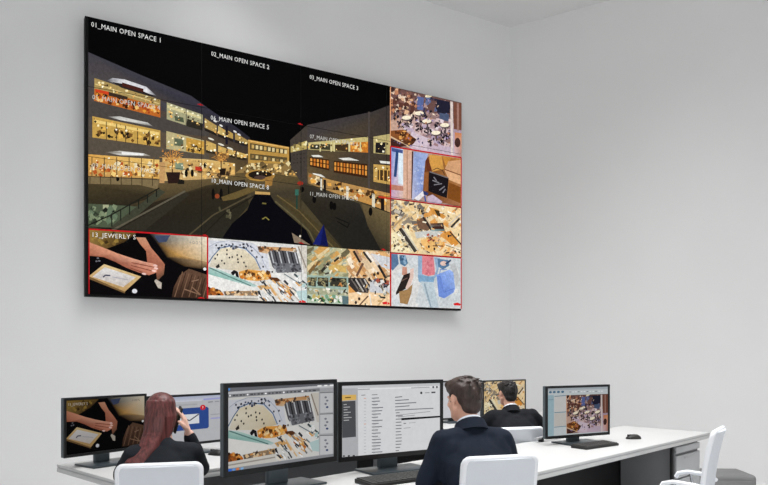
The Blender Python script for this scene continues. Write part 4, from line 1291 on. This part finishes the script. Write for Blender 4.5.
def mouse(label, x, y, yaw, z=0.74, dark=True):
    t = thing('computer_mouse', label, 'mouse', (x, y, z), R(yaw))
    bm = bmesh.new()
    rings = []
    prof = [(-0.056, 0.010, 0.008), (-0.05, 0.024, 0.022), (-0.03, 0.031, 0.034), (0.0, 0.032, 0.036), (0.03, 0.030, 0.028), (0.05, 0.024, 0.017), (0.057, 0.012, 0.008)]
    for y_, hw, h in prof:
        rings.append([bm.verts.new((hw * math.cos(a), y_, max(0, h * math.sin(a)))) for a in [math.pi * k / 10 for k in range(11)]])
    for a, b in zip(rings, rings[1:]):
        for k in range(10):
            bm.faces.new((a[k], a[k + 1], b[k + 1], b[k]))
        bm.faces.new((a[10], a[0], b[0], b[10]))
    bm.faces.new(rings[0]); bm.faces.new(rings[-1][::-1])
    finish(bm, 'shell', 'plastic_dark', t, 60)
    bm = bmesh.new(); tube(bm, [(-0.004, 0.033, 0.027), (0.004, 0.033, 0.027)], 0.007, 12)
    finish(bm, 'scroll_wheel', 'key_dark', t, 60)
    bm = bmesh.new(); bx(bm, -0.0008, 0.0008, 0.008, 0.05, 0.016, 0.0345)
    finish(bm, 'button_seam', 'leg_dark', t)
    return t
px, py, _ = W(2.29, -0.375)
mouse('black computer mouse alone on the right end of the front desk', px, py, 100)
px, py, _ = W(-0.33, 1.16)
mouse('small black mouse on the back desk by the elbow of the woman', px, py, 60)

# low cable rail behind the cafe monitor
px, py, _ = W(2.02, 0.03)
t = thing('cable_rail', 'thin white cable rail on dark posts behind the cafe monitor', 'cable rail', (px, py, 0.74), YAW)
bm = bmesh.new(); bx(bm, -0.42, 0.42, -0.012, 0.012, 0.022, 0.036, bevel=0.002)
finish(bm, 'rail', 'edge_grey', t, 40)
for x in (-0.36, 0.36):
    bm = bmesh.new(); bx(bm, x - 0.014, x + 0.014, -0.016, 0.016, 0.0, 0.034, bevel=0.002)
    finish(bm, 'post', 'leg_dark', t, 40)

# ------------------------------------------------------------------ chairs
def chair(label, x, y, yaw, seat, top, w=0.40, lean=0.05, arms=True, arm=0.40, group='white office chairs'):
    """faces local +y"""
    t = thing('office_chair', label, 'chair', (x, y, 0), R(yaw), group)
    yb = -0.235
    z0 = seat + 0.06
    nz, nx = 22, 12
    def surf(u, v):
        # u -1..1 across, v 0..1 up
        z = z0 + (top - z0) * v
        rr = 0.022
        d = (top - z)
        hw = w / 2 * (0.90 + 0.10 * min(1, v * 1.6))
        if d < rr:
            hw -= rr - math.sqrt(max(0, rr * rr - (rr - d) ** 2))
        d0 = z - z0
        if d0 < rr:
            hw -= (rr - math.sqrt(max(0, rr * rr - (rr - d0) ** 2)))
        yy = yb - lean * 2.2 * (v - 0.30) * abs(v - 0.30) - 0.02 * math.sin(v * math.pi) + 0.022 * (u * u) 
        return Vector((u * hw, yy, z))
    bm = bmesh.new()
    gf, gb = [], []
    for j in range(nz + 1):
        v = j / nz
        v = 0.5 - 0.5 * math.cos(math.pi * v)
        gf.append([bm.verts.new(surf(-1 + 2 * i / nx, v) + Vector((0, 0.010, 0))) for i in range(nx + 1)])
        gb.append([bm.verts.new(surf(-1 + 2 * i / nx, v) - Vector((0, 0.014, 0))) for i in range(nx + 1)])
    for j in range(nz):
        for i in range(nx):
            bm.faces.new((gf[j][i], gf[j][i + 1], gf[j + 1][i + 1], gf[j + 1][i]))
            bm.faces.new((gb[j][i], gb[j + 1][i], gb[j + 1][i + 1], gb[j][i + 1]))
        bm.faces.new((gf[j][0], gf[j + 1][0], gb[j + 1][0], gb[j][0]))
        bm.faces.new((gf[j][nx], gb[j][nx], gb[j + 1][nx], gf[j + 1][nx]))
    for i in range(nx):
        bm.faces.new((gf[0][i], gb[0][i], gb[0][i + 1], gf[0][i + 1]))
        bm.faces.new((gf[nz][i], gf[nz][i + 1], gb[nz][i + 1], gb[nz][i]))
    finish(bm, 'backrest', 'chair_white', t, 50)
    # light frame along the edge
    bm = bmesh.new()
    pts = [surf(-1, 0.5 - 0.5 * math.cos(math.pi * k / 24)) - Vector((0, 0.002, 0)) for k in range(25)]
    pts2 = [surf(1, 0.5 - 0.5 * math.cos(math.pi * k / 24)) - Vector((0, 0.002, 0)) for k in range(25)]
    tube(bm, pts + pts2[::-1], 0.0145, 8)
    finish(bm, 'back_frame', 'chair_frame', t, 60)
    bm = bmesh.new(); vs_ = bx(bm, -w / 2 - 0.02, w / 2 + 0.02, -0.21, 0.24, seat - 0.06, seat, bevel=0.026, seg=4)
    for v in vs_:
        if v.co.y > 0.18:
            v.co.z -= 0.02 * (v.co.y - 0.18) / 0.06
    finish(bm, 'seat', 'chair_white', t, 60)
    bm = bmesh.new(); tube(bm, [(0, -0.10, seat - 0.07), (0, -0.22, seat - 0.06), (0, -0.262, seat + 0.02), (0, -0.268, seat + 0.16)], 0.018, 10)
    finish(bm, 'back_support', 'chair_frame', t, 60)
    if arms:
        for sx in (-1, 1):
            xx = sx * (w / 2 + 0.035)
            za = seat + 0.20
            bm = bmesh.new()
            tube(bm, [(sx * (w / 2 - 0.005), -0.252, za - 0.02), (xx, -0.20, za), (xx, -0.10, za + 0.008), (xx, arm - 0.32, za + 0.008), (xx, arm - 0.27, za - 0.004), (xx, arm - 0.255, za - 0.03)], 0.013, 10)
            a_ = finish(bm, 'armrest', 'chair_frame', t, 60)
            bm = bmesh.new()
            tube(bm, [(xx, arm - 0.34, za), (xx, arm - 0.37, seat + 0.05), (sx * (w / 2 - 0.03), 0.0, seat - 0.045)], 0.009, 8)
            finish(bm, 'arm_strut', 'chrome', a_, 60)
    bm = bmesh.new(); lathe(bm, [(0.05, seat - 0.065), (0.04, seat - 0.09), (0.024, seat - 0.10), (0.024, 0.22), (0.034, 0.215), (0.034, 0.09), (0.05, 0.075)], 16)
    finish(bm, 'gas_column', 'chrome', t, 40)
    for k in range(5):
        a = 2 * math.pi * k / 5 + 0.3
        c, s = math.cos(a), math.sin(a)
        bm = bmesh.new()
        tube(bm, [(0.03 * c, 0.03 * s, 0.095), (0.15 * c, 0.15 * s, 0.085), (0.28 * c, 0.28 * s, 0.066)], 0.02, 8, radii=[0.024, 0.019, 0.014])
        lg = finish(bm, 'base_leg', 'chrome', t, 60)
        bm = bmesh.new()
        p = Vector((0.275 * c, 0.275 * s, 0.027))
        q = Vector((-s, c, 0)) * 0.018
        tube(bm, [p - q, p + q], 0.027, 14)
        finish(bm, 'caster', 'leg_dark', lg, 40)
    return t

chair('white office chair whose back hides the lower back of the man in navy', 0.378, 3.00, 17, 0.47, 0.972, w=0.305)
chair('white office chair behind the red-haired woman at the back desk', -1.02, 3.24, 14, 0.42, 0.905, w=0.335, arms=False)
chair('white office chair behind the dark-haired man in black at the back desk', 0.885, 5.33, 16, 0.38, 0.832, w=0.42, arms=False)
chair('empty white office chair with armrests at the right end of the desk', 1.695, 4.21, 56, 0.44, 0.938, w=0.34, lean=0.07, arm=0.24)
chair('white office chair cut off at the lower left corner of the view', -1.86, 3.05, 20, 0.42, 0.90, w=0.36)

#@@PEOPLE@@
# ------------------------------------------------------------------ people
def blob(prims, voxel, smooth=6, disp=None):
    """union of shapes as one continuous skin"""
    bm = bmesh.new()
    for p in prims:
        k = p[0]
        if k == 'cap':
            _, a, ra, b, rb = p
            t_ = bmesh.new()
            for c, r in ((a, ra), (b, rb)):
                bmesh.ops.create_icosphere(t_, subdivisions=2, radius=r, matrix=Matrix.Translation(Vector(c)))
            pts = [v.co.copy() for v in t_.verts]
            t_.free()
            h = bmesh.new()
            vv = [h.verts.new(c) for c in pts]
            bmesh.ops.convex_hull(h, input=vv)
            for v in [v for v in h.verts if not v.link_faces]:
                h.verts.remove(v)
            bmesh.ops.recalc_face_normals(h, faces=h.faces[:])
            me = bpy.data.meshes.new('x'); h.to_mesh(me); h.free()
            bm.from_mesh(me); bpy.data.meshes.remove(me)
        elif k == 'ell':
            _, c, r = p[:3]
            rot = p[3] if len(p) > 3 else (0, 0, 0)
            M = Matrix.Translation(Vector(c)) @ Euler(rot).to_matrix().to_4x4() @ Matrix.Diagonal((*r, 1))
            bmesh.ops.create_icosphere(bm, subdivisions=3, radius=1, matrix=M)
        elif k == 'loft':
            seg = 28
            rings = []
            for c, rx, ry in p[1]:
                rings.append([bm.verts.new((c[0] + rx * math.cos(2 * math.pi * i / seg), c[1] + ry * math.sin(2 * math.pi * i / seg), c[2])) for i in range(seg)])
            for a, b in zip(rings, rings[1:]):
                for i in range(seg):
                    bm.faces.new((a[i], a[(i + 1) % seg], b[(i + 1) % seg], b[i]))
            bm.faces.new(rings[0][::-1]); bm.faces.new(rings[-1])
    me = bpy.data.meshes.new('blob'); bm.to_mesh(me); bm.free()
    o = bpy.data.objects.new('blob', me)
    COL.objects.link(o)
    m = o.modifiers.new('r', 'REMESH'); m.mode = 'VOXEL'; m.voxel_size = voxel; m.use_smooth_shade = True
    if smooth:
        s = o.modifiers.new('s', 'SMOOTH'); s.iterations = smooth; s.factor = 0.5
    if disp:
        tx = bpy.data.textures.new('folds', 'CLOUDS'); tx.noise_scale = disp[1]; tx.noise_depth = 2
        d = o.modifiers.new('d', 'DISPLACE'); d.texture = tx; d.strength = disp[0]; d.mid_level = 0.5; d.texture_coords = 'LOCAL'
    bpy.context.view_layer.update()
    out = bpy.data.meshes.new_from_object(o.evaluated_get(bpy.context.evaluated_depsgraph_get()))
    bpy.data.objects.remove(o, do_unlink=True)
    bpy.data.meshes.remove(me)
    return out

def hand_prims(wrist, fwd, nrm, thumb_sign, curl):
    """palm, four unequal bent fingers and a thumb leaving the side of the palm"""
    w = Vector(wrist); f = Vector(fwd).normalized(); n = Vector(nrm); n = (n - f * n.dot(f)).normalized()
    t = f.cross(n).normalized() * thumb_sign
    out = []
    lens = (0.070, 0.078, 0.072, 0.056)
    prev = None
    for i in range(4):
        off = (1.5 - i) * 0.0215
        kn = w + f * (0.086 - 0.004 * abs(i - 1)) + t * off
        out.append(('cap', tuple(w + t * off * 0.55 + f * 0.01), 0.0145, tuple(kn), 0.0115))
        if prev is not None:
            out.append(('cap', tuple(prev), 0.0105, tuple(kn - f * 0.012), 0.0105))
        prev = kn - f * 0.012
        d = (f + t * off * 1.6).normalized()
        p = kn
        ang = 0
        for k, fr in enumerate((0.45, 0.31, 0.24)):
            ang += curl * (0.7, 1.0, 0.7)[k]
            dd = (d * math.cos(ang) + n * math.sin(ang)).normalized()
            q = p + dd * lens[i] * fr
            r0 = 0.0095 - 0.0009 * k - (0.001 if i == 3 else 0)
            out.append(('cap', tuple(p), r0, tuple(q), r0 - 0.0008))
            p = q
    b = w + f * 0.028 + t * 0.026
    m1 = b + (f * 0.75 + t * 0.55 + n * 0.25).normalized() * 0.036
    m2 = m1 + (f * 0.85 + t * 0.15 + n * 0.45).normalized() * 0.03
    out += [('cap', tuple(w + f * 0.012 + t * 0.012), 0.015, tuple(b), 0.0135), ('cap', tuple(b), 0.0128, tuple(m1), 0.0105), ('cap', tuple(m1), 0.0102, tuple(m2), 0.0088)]
    return out

def xf(prims, M):
    """move head-space prims into the body"""
    e = M.to_euler()
    out = []
    for p in prims:
        if p[0] == 'cap':
            out.append(('cap', tuple(M @ Vector(p[1])), p[2], tuple(M @ Vector(p[3])), p[4]))
        else:
            r = Euler(p[3]).to_matrix() if len(p) > 3 else Matrix.Identity(3)
            out.append(('ell', tuple(M @ Vector(p[1])), p[2], tuple((M.to_3x3() @ r).to_euler())))
    return out

HEAD = [('ell', (0, -0.012, 0.03), (0.073, 0.093, 0.081)), ('ell', (0, 0.032, -0.025), (0.061, 0.060, 0.085)),
        ('ell', (0, 0.030, -0.068), (0.056, 0.054, 0.044)), ('cap', (-0.012, 0.062, -0.098), 0.019, (0.012, 0.062, -0.098), 0.019),
        ('cap', (0, 0.086, 0.006), 0.009, (0, 0.104, -0.030), 0.0115), ('ell', (0, 0.092, -0.036), (0.017, 0.012, 0.009)),
        ('ell', (0, 0.076, 0.016), (0.050, 0.017, 0.010)), ('ell', (0.032, 0.070, -0.026), (0.022, 0.017, 0.018)), ('ell', (-0.032, 0.070, -0.026), (0.022, 0.017, 0.018)),
        ('ell', (0, 0.084, -0.060), (0.022, 0.010, 0.006)), ('ell', (0, 0.083, -0.070), (0.020, 0.010, 0.006))]
for sx in (-1, 1):
    HEAD += [('ell', (sx * 0.077, -0.006, 0.0), (0.007, 0.019, 0.026), (0.15, 0, sx * -0.35)), ('ell', (sx * 0.074, 0.0, -0.022), (0.007, 0.011, 0.014)),
             ('cap', (sx * 0.058, 0.0, -0.05), 0.022, (sx * 0.03, 0.045, -0.085), 0.024)]

def hair_short(seed, n=90):
    rng = random.Random(seed)
    h = [('ell', (0, 0.002, 0.062), (0.079, 0.098, 0.058)), ('ell', (0, -0.052, 0.02), (0.078, 0.064, 0.085)),
         ('ell', (0, -0.060, -0.040), (0.062, 0.042, 0.052)), ('ell', (0.056, -0.022, 0.045), (0.026, 0.062, 0.042)),
         ('ell', (-0.056, -0.022, 0.045), (0.026, 0.062, 0.042)), ('ell', (0, 0.062, 0.080), (0.064, 0.038, 0.030)),
         ('cap', (0.070, 0.018, 0.03), 0.009, (0.070, 0.020, -0.012), 0.006), ('cap', (-0.070, 0.018, 0.03), 0.009, (-0.070, 0.020, -0.012), 0.006)]
    for k in range(n):
        a = rng.uniform(0, 2 * math.pi)
        e = rng.uniform(-0.35, 1.45)
        c = Vector((0.080 * math.cos(a) * math.cos(e), -0.02 + 0.098 * math.sin(a) * math.cos(e), 0.035 + 0.082 * math.sin(e)))
        if c.y > 0.03 and c.z < 0.07:
            continue
        if abs(c.x) > 0.05 and c.y > -0.03 and c.z < 0.025:
            continue
        d = Vector((rng.uniform(-0.4, 0.4), -0.7 if c.z > 0.06 else -0.2, -0.05 - (0.9 if c.z < 0.07 else 0.0)))
        d = d.normalized() * rng.uniform(0.022, 0.040)
        h.append(('cap', tuple(c * 0.985), 0.0080, tuple(c * 0.985 + d * 0.8), 0.004))
    return h

def collar(bm, c, axis, r0, r1, h, th, gap_deg, seg=40, flare=1.0):
    """upright collar ring, open at the front (+y)"""
    axis = Vector(axis).normalized()
    fy = Vector((0, 1, 0)); fy = (fy - axis * fy.dot(axis)).normalized()
    q = Matrix((fy.cross(axis), fy, axis)).transposed()
    rows = []
    g = R(gap_deg) / 2
    for k in range(seg + 1):
        a = math.pi / 2 + g + (2 * math.pi - 2 * g) * k / seg
        d = Vector((math.cos(a), math.sin(a) * flare, 0))
        back = 0.5 - 0.5 * math.sin(a)
        hh = h * (0.55 + 0.45 * back)
        pts = [d * (r0 + th), d * (r1 + th) + Vector((0, 0, hh)), d * r1 + Vector((0, 0, hh)), d * r0]
        rows.append([bm.verts.new(Vector(c) + q @ p) for p in pts])
    for a, b in zip(rows, rows[1:]):
        for k in range(4):
            bm.faces.new((a[k], a[(k + 1) % 4], b[(k + 1) % 4], b[k]))
    bm.faces.new(rows[0][::-1]); bm.faces.new(rows[-1])

def person(label, x, y, yaw, S, group=None):
    t = thing('person', label, 'person', (x, y, 0), R(yaw))
    hip = Vector(S['hip']); neck = Vector(S['neck']); hc = Vector(S['head'])
    sw = S['sw']; bulk = S.get('bulk', 1.0)
    HM = Matrix.Translation(hc) @ Euler((R(S.get('pitch', -8)), R(S.get('roll', 0)), R(S.get('hyaw', 0))), 'XYZ').to_matrix().to_4x4() @ Matrix.Scale(S.get('hs', 1.0), 4)
    hs = S.get('hs', 1.0)
    def sc(prims):
        out = []
        for p in prims:
            if p[0] == 'cap':
                out.append(('cap', p[1], p[2] * hs, p[3], p[4] * hs))
            else:
                out.append(('ell', p[1], tuple(v * hs for v in p[2])) + tuple(p[3:]))
        return out
    HR = Matrix.Translation(hc) @ HM.to_3x3().normalized().to_4x4()
    def head_xf(prims):
        out = []
        for p in sc(prims):
            if p[0] == 'cap':
                out.append(('cap', tuple(HM @ Vector(p[1])), p[2], tuple(HM @ Vector(p[3])), p[4]))
            else:
                r = Euler(p[3]).to_matrix() if len(p) > 3 else Matrix.Identity(3)
                out.append(('ell', tuple(HM @ Vector(p[1])), p[2], tuple((HR.to_3x3() @ r).to_euler())))
        return out
    def spine(v):
        c1 = Vector((hip.x, hip.y - 0.03, hip.z + 0.25))
        c2 = Vector((neck.x, neck.y - 0.07, neck.z - 0.18))
        return hip * (1 - v) ** 3 + c1 * 3 * v * (1 - v) ** 2 + c2 * 3 * v * v * (1 - v) + neck * v ** 3
    prof = [(0.0, 0.165, 0.115), (0.12, 0.160, 0.112), (0.3, 0.146, 0.104), (0.5, 0.156, 0.108), (0.68, 0.170, 0.112), (0.82, 0.158, 0.102), (0.91, 0.118, 0.084), (0.97, 0.078, 0.066), (1.0, 0.055, 0.055)]
    def torso(extra, top=1.0):
        return ('loft', [(tuple(spine(v)), rx * bulk + extra, ry * bulk + extra) for v, rx, ry in prof if v <= top])
    shz = neck.z - 0.062
    shy = spine(0.86).y
    bp = [torso(-0.014)]
    jp = [torso(0.012, 0.97), ('cap', tuple(neck + Vector((0, -0.012, -0.075))), 0.090 * bulk, tuple(neck + Vector((0, -0.012, -0.030))), 0.074 * bulk)]
    skull = HM @ Vector((0, -0.022, -0.055))
    bp += [('cap', tuple(neck - Vector((0, 0, 0.05))), 0.058 * hs, tuple(skull), 0.050 * hs)]
    bp += head_xf(HEAD)
    arms = []
    for sgn, key in ((-1, 'L'), (1, 'R')):
        A = S[key]
        s = Vector((neck.x + sgn * sw, shy, shz)) + Vector(A.get('lift', (0, 0, 0)))
        e, w = Vector(A['e']), Vector(A['w'])
        root = Vector((neck.x + sgn * sw * 0.35, shy, neck.z - 0.05))
        bp += [('cap', tuple(root), 0.05 * bulk, tuple(s), 0.045 * bulk), ('cap', tuple(s), 0.046 * bulk, tuple(e), 0.038), ('cap', tuple(e), 0.038, tuple(w), 0.026)]
        bp += hand_prims(w, A['f'], A['n'], A['t'], A['curl'])
        jp += [('cap', tuple(root + Vector((0, 0, 0.0))), 0.066 * bulk, tuple(s), 0.064 * bulk), ('cap', tuple(s), 0.066 * bulk, tuple(e), 0.054 * bulk),
               ('cap', tuple(e), 0.054 * bulk, tuple(e.lerp(w, 0.93)), 0.040 * bulk),
               ('ell', tuple(s.lerp(root, 0.45) - Vector((0, 0.03, 0.10))), (0.085 * bulk, 0.075 * bulk, 0.13))]
        hipj = hip + Vector((sgn * 0.09, 0.02, -0.02))
        kn = Vector(S.get('knee' + key, (sgn * 0.13, hip.y + 0.40, hip.z - 0.0)))
        an = Vector(S.get('ankle' + key, (sgn * 0.13, hip.y + 0.36, 0.09)))
        bp += [('cap', tuple(hipj), 0.075, tuple(kn), 0.05), ('cap', tuple(kn), 0.05, tuple(an), 0.034), ('cap', tuple(an), 0.032, tuple(an + Vector((0, 0.10, -0.055))), 0.026)]
        arms.append((hipj, kn, an))
    link(blob(bp, 0.0052, 4), 'body', S['skin'], t, 180)
    # clothing
    link(blob(jp, 0.0085, 7, (0.012, 0.09)), 'jacket', S['jacket'], t, 180)
    tp = [('ell', tuple(hip + Vector((0, 0, -0.01))), (0.175, 0.135, 0.11))]
    for hipj, kn, an in arms:
        tp += [('cap', tuple(hipj), 0.092, tuple(kn), 0.066), ('cap', tuple(kn), 0.066, tuple(an), 0.052)]
    link(blob(tp, 0.013, 4, (0.012, 0.1)), 'trousers', S['jacket'], t, 180)
    for hipj, kn, an in arms:
        sp = [('cap', tuple(an + Vector((0, -0.03, -0.045))), 0.04, tuple(an + Vector((0, 0.04, -0.05))), 0.042), ('cap', tuple(an + Vector((0, 0.04, -0.05))), 0.04, tuple(an + Vector((0, 0.15, -0.062))), 0.03)]
        link(blob(sp, 0.008, 3), 'shoe', 'shoe_black', t, 180)
    # collars follow the neck
    ax = (Vector(skull) - neck).normalized()
    base = neck - ax * 0.012
    if S.get('collar', True):
        bm = bmesh.new(); collar(bm, base + ax * 0.004, ax, 0.068 * hs, 0.061 * hs, 0.046, 0.004, 34)
        finish(bm, 'shirt_collar', 'shirt_white', t, 60)
        bm = bmesh.new(); collar(bm, base - ax * 0.020, ax, 0.086 * hs, 0.070 * hs, 0.056, 0.010, 70)
        finish(bm, 'jacket_collar', S['jacket'], t, 60)
    # face details
    for sx in (-1, 1):
        me = blob(head_xf([('ell', (sx * 0.031, 0.074, 0.0), (0.0125, 0.0125, 0.010))]), 0.003, 1)
        link(me, 'eye', 'eye_white', t, 180)
    hp = head_xf(S['hair_prims']) + S.get('hair_extra', [])
    link(blob(hp, S.get('hvox', 0.0045), S.get('hsm', 2)), 'hair', S['hair'], t, 180)
    return t

def long_hair(hc, seed=2):
    """strands falling from the crown over the left of the back (body space)"""
    rng = random.Random(seed)
    out = []
    for k in range(70):
        a = -1 + 2 * (k + rng.random()) / 70
        b = 1 - a * a
        g = rng.uniform(-0.5, 0.5)
        ctrl = [Vector((0.030 * a, 0.02 + 0.02 * g, 0.098 - 0.012 * abs(a))),
                Vector((0.062 * a, -0.045 - 0.035 * b, 0.060)),
                Vector((0.069 * a, -0.060 - 0.042 * b, -0.01)),
                Vector((0.062 * a - 0.012, -0.070 - 0.042 * b, -0.085)),
                Vector((0.052 * a - 0.048, -0.112 - 0.035 * b, -0.155)),
                Vector((0.062 * a - 0.096, -0.155 - 0.025 * b, -0.22 + 0.01 * g)),
                Vector((0.072 * a - 0.118 + 0.020 * g, -0.172 - 0.02 * b, -0.300 - 0.035 * b + 0.04 * g))]
        if a > 0.45:
            ctrl[-1] = ctrl[-2].lerp(ctrl[-1], rng.uniform(0.1, 0.8))
        m_ = rng.uniform(0.55, 1.15)
        rr = [v * m_ for v in (0.008, 0.0105, 0.0115, 0.011, 0.010, 0.0085, 0.004)]
        pts = [hc + p for p in ctrl]
        for i in range(len(pts) - 1):
            out.append(('cap', tuple(pts[i]), rr[i], tuple(pts[i + 1]), rr[i + 1]))
    return out

# man in navy at the email monitor
MAN = dict(hip=(0, 0, 0.56), neck=(0, 0.185, 1.04), head=(-0.01, 0.25, 1.168), sw=0.144, bulk=0.91, hs=0.90, pitch=-8, hyaw=21, skin='skin', jacket='suit_navy', hair='hair_brown',
           hair_prims=hair_short(3),
           L=dict(e=(-0.225, 0.16, 0.79), w=(-0.03, 0.36, 0.785), f=(0.25, 1, -0.12), n=(0, -0.1, -1), t=-1, curl=0.28),
           R=dict(e=(0.225, 0.19, 0.79), w=(0.11, 0.38, 0.785), f=(-0.25, 1, -0.12), n=(0, -0.1, -1), t=1, curl=0.28))
person('short-haired man in navy suit seen from behind at the email monitor', 0.445, 3.10, 13, MAN)

# woman on the phone
hcw = Vector((-0.01, 0.225, 1.085))
WOM = dict(hip=(0, 0, 0.50), neck=(0, 0.155, 0.955), head=tuple(hcw), sw=0.134, bulk=0.84, hs=0.90, pitch=-4, hyaw=8, skin='skin_pale', jacket='jacket_black', hair='hair_red', hvox=0.0036, hsm=1,
           hair_prims=[('ell', (0, -0.008, 0.046), (0.078, 0.100, 0.072)), ('ell', (0, -0.045, -0.01), (0.076, 0.058, 0.09)), ('ell', (0.068, -0.015, -0.02), (0.014, 0.045, 0.06)), ('ell', (-0.068, -0.01, -0.03), (0.014, 0.045, 0.07))],
           hair_extra=long_hair(hcw), collar=False,
           L=dict(e=(-0.19, 0.20, 0.79), w=(-0.10, 0.44, 0.782), f=(0.3, 1, -0.1), n=(0, -0.1, -1), t=-1, curl=0.3),
           R=dict(e=(0.185, 0.24, 0.80), w=(0.124, 0.235, 0.975), f=(-0.26, -0.02, 0.9), n=(-0.9, 0.1, -0.3), t=1, curl=0.30))
wx, wy = -1.03, 3.27
person('red-haired woman in black jacket holding a phone to her right ear', wx, wy, 18, WOM)
# phone in her hand
ph = thing('mobile_phone', 'black mobile phone held to the ear by the red-haired woman', 'phone', (wx, wy, 0), R(18))
Mx = Matrix.Translation(hcw + Vector((0.080, 0.015, -0.035))) @ Euler((R(10), R(14), R(10))).to_matrix().to_4x4()
bm = bmesh.new(); bx(bm, -0.005, 0.005, -0.032, 0.032, -0.066, 0.066, bevel=0.003, mtx=Mx)
finish(bm, 'body', 'plastic_dark', ph, 40)
bm = bmesh.new(); bx(bm, -0.0062, -0.005, -0.028, 0.028, -0.058, 0.058, mtx=Mx)
finish(bm, 'screen', 'bezel_black', ph)

# man in black at the far monitor
MAN2 = dict(hip=(0, 0, 0.47), neck=(0, 0.215, 0.918), head=(0, 0.285, 1.054), sw=0.166, bulk=0.98, hs=0.87, pitch=-8, hyaw=10, skin='skin', jacket='suit_black', hair='hair_dark',
            hair_prims=hair_short(9),
            L=dict(lift=(0, 0, 0.01), e=(-0.25, 0.25, 0.79), w=(-0.14, 0.50, 0.785), f=(0.25, 1, -0.12), n=(0, -0.1, -1), t=-1, curl=0.28),
            R=dict(lift=(0.0, 0, 0.014), e=(0.27, 0.20, 0.79), w=(0.15, 0.50, 0.785), f=(-0.25, 1, -0.12), n=(0, -0.1, -1), t=1, curl=0.28))
person('dark-haired man in black suit seen from behind at the distant monitor', 1.07, 5.46, 12, MAN2)
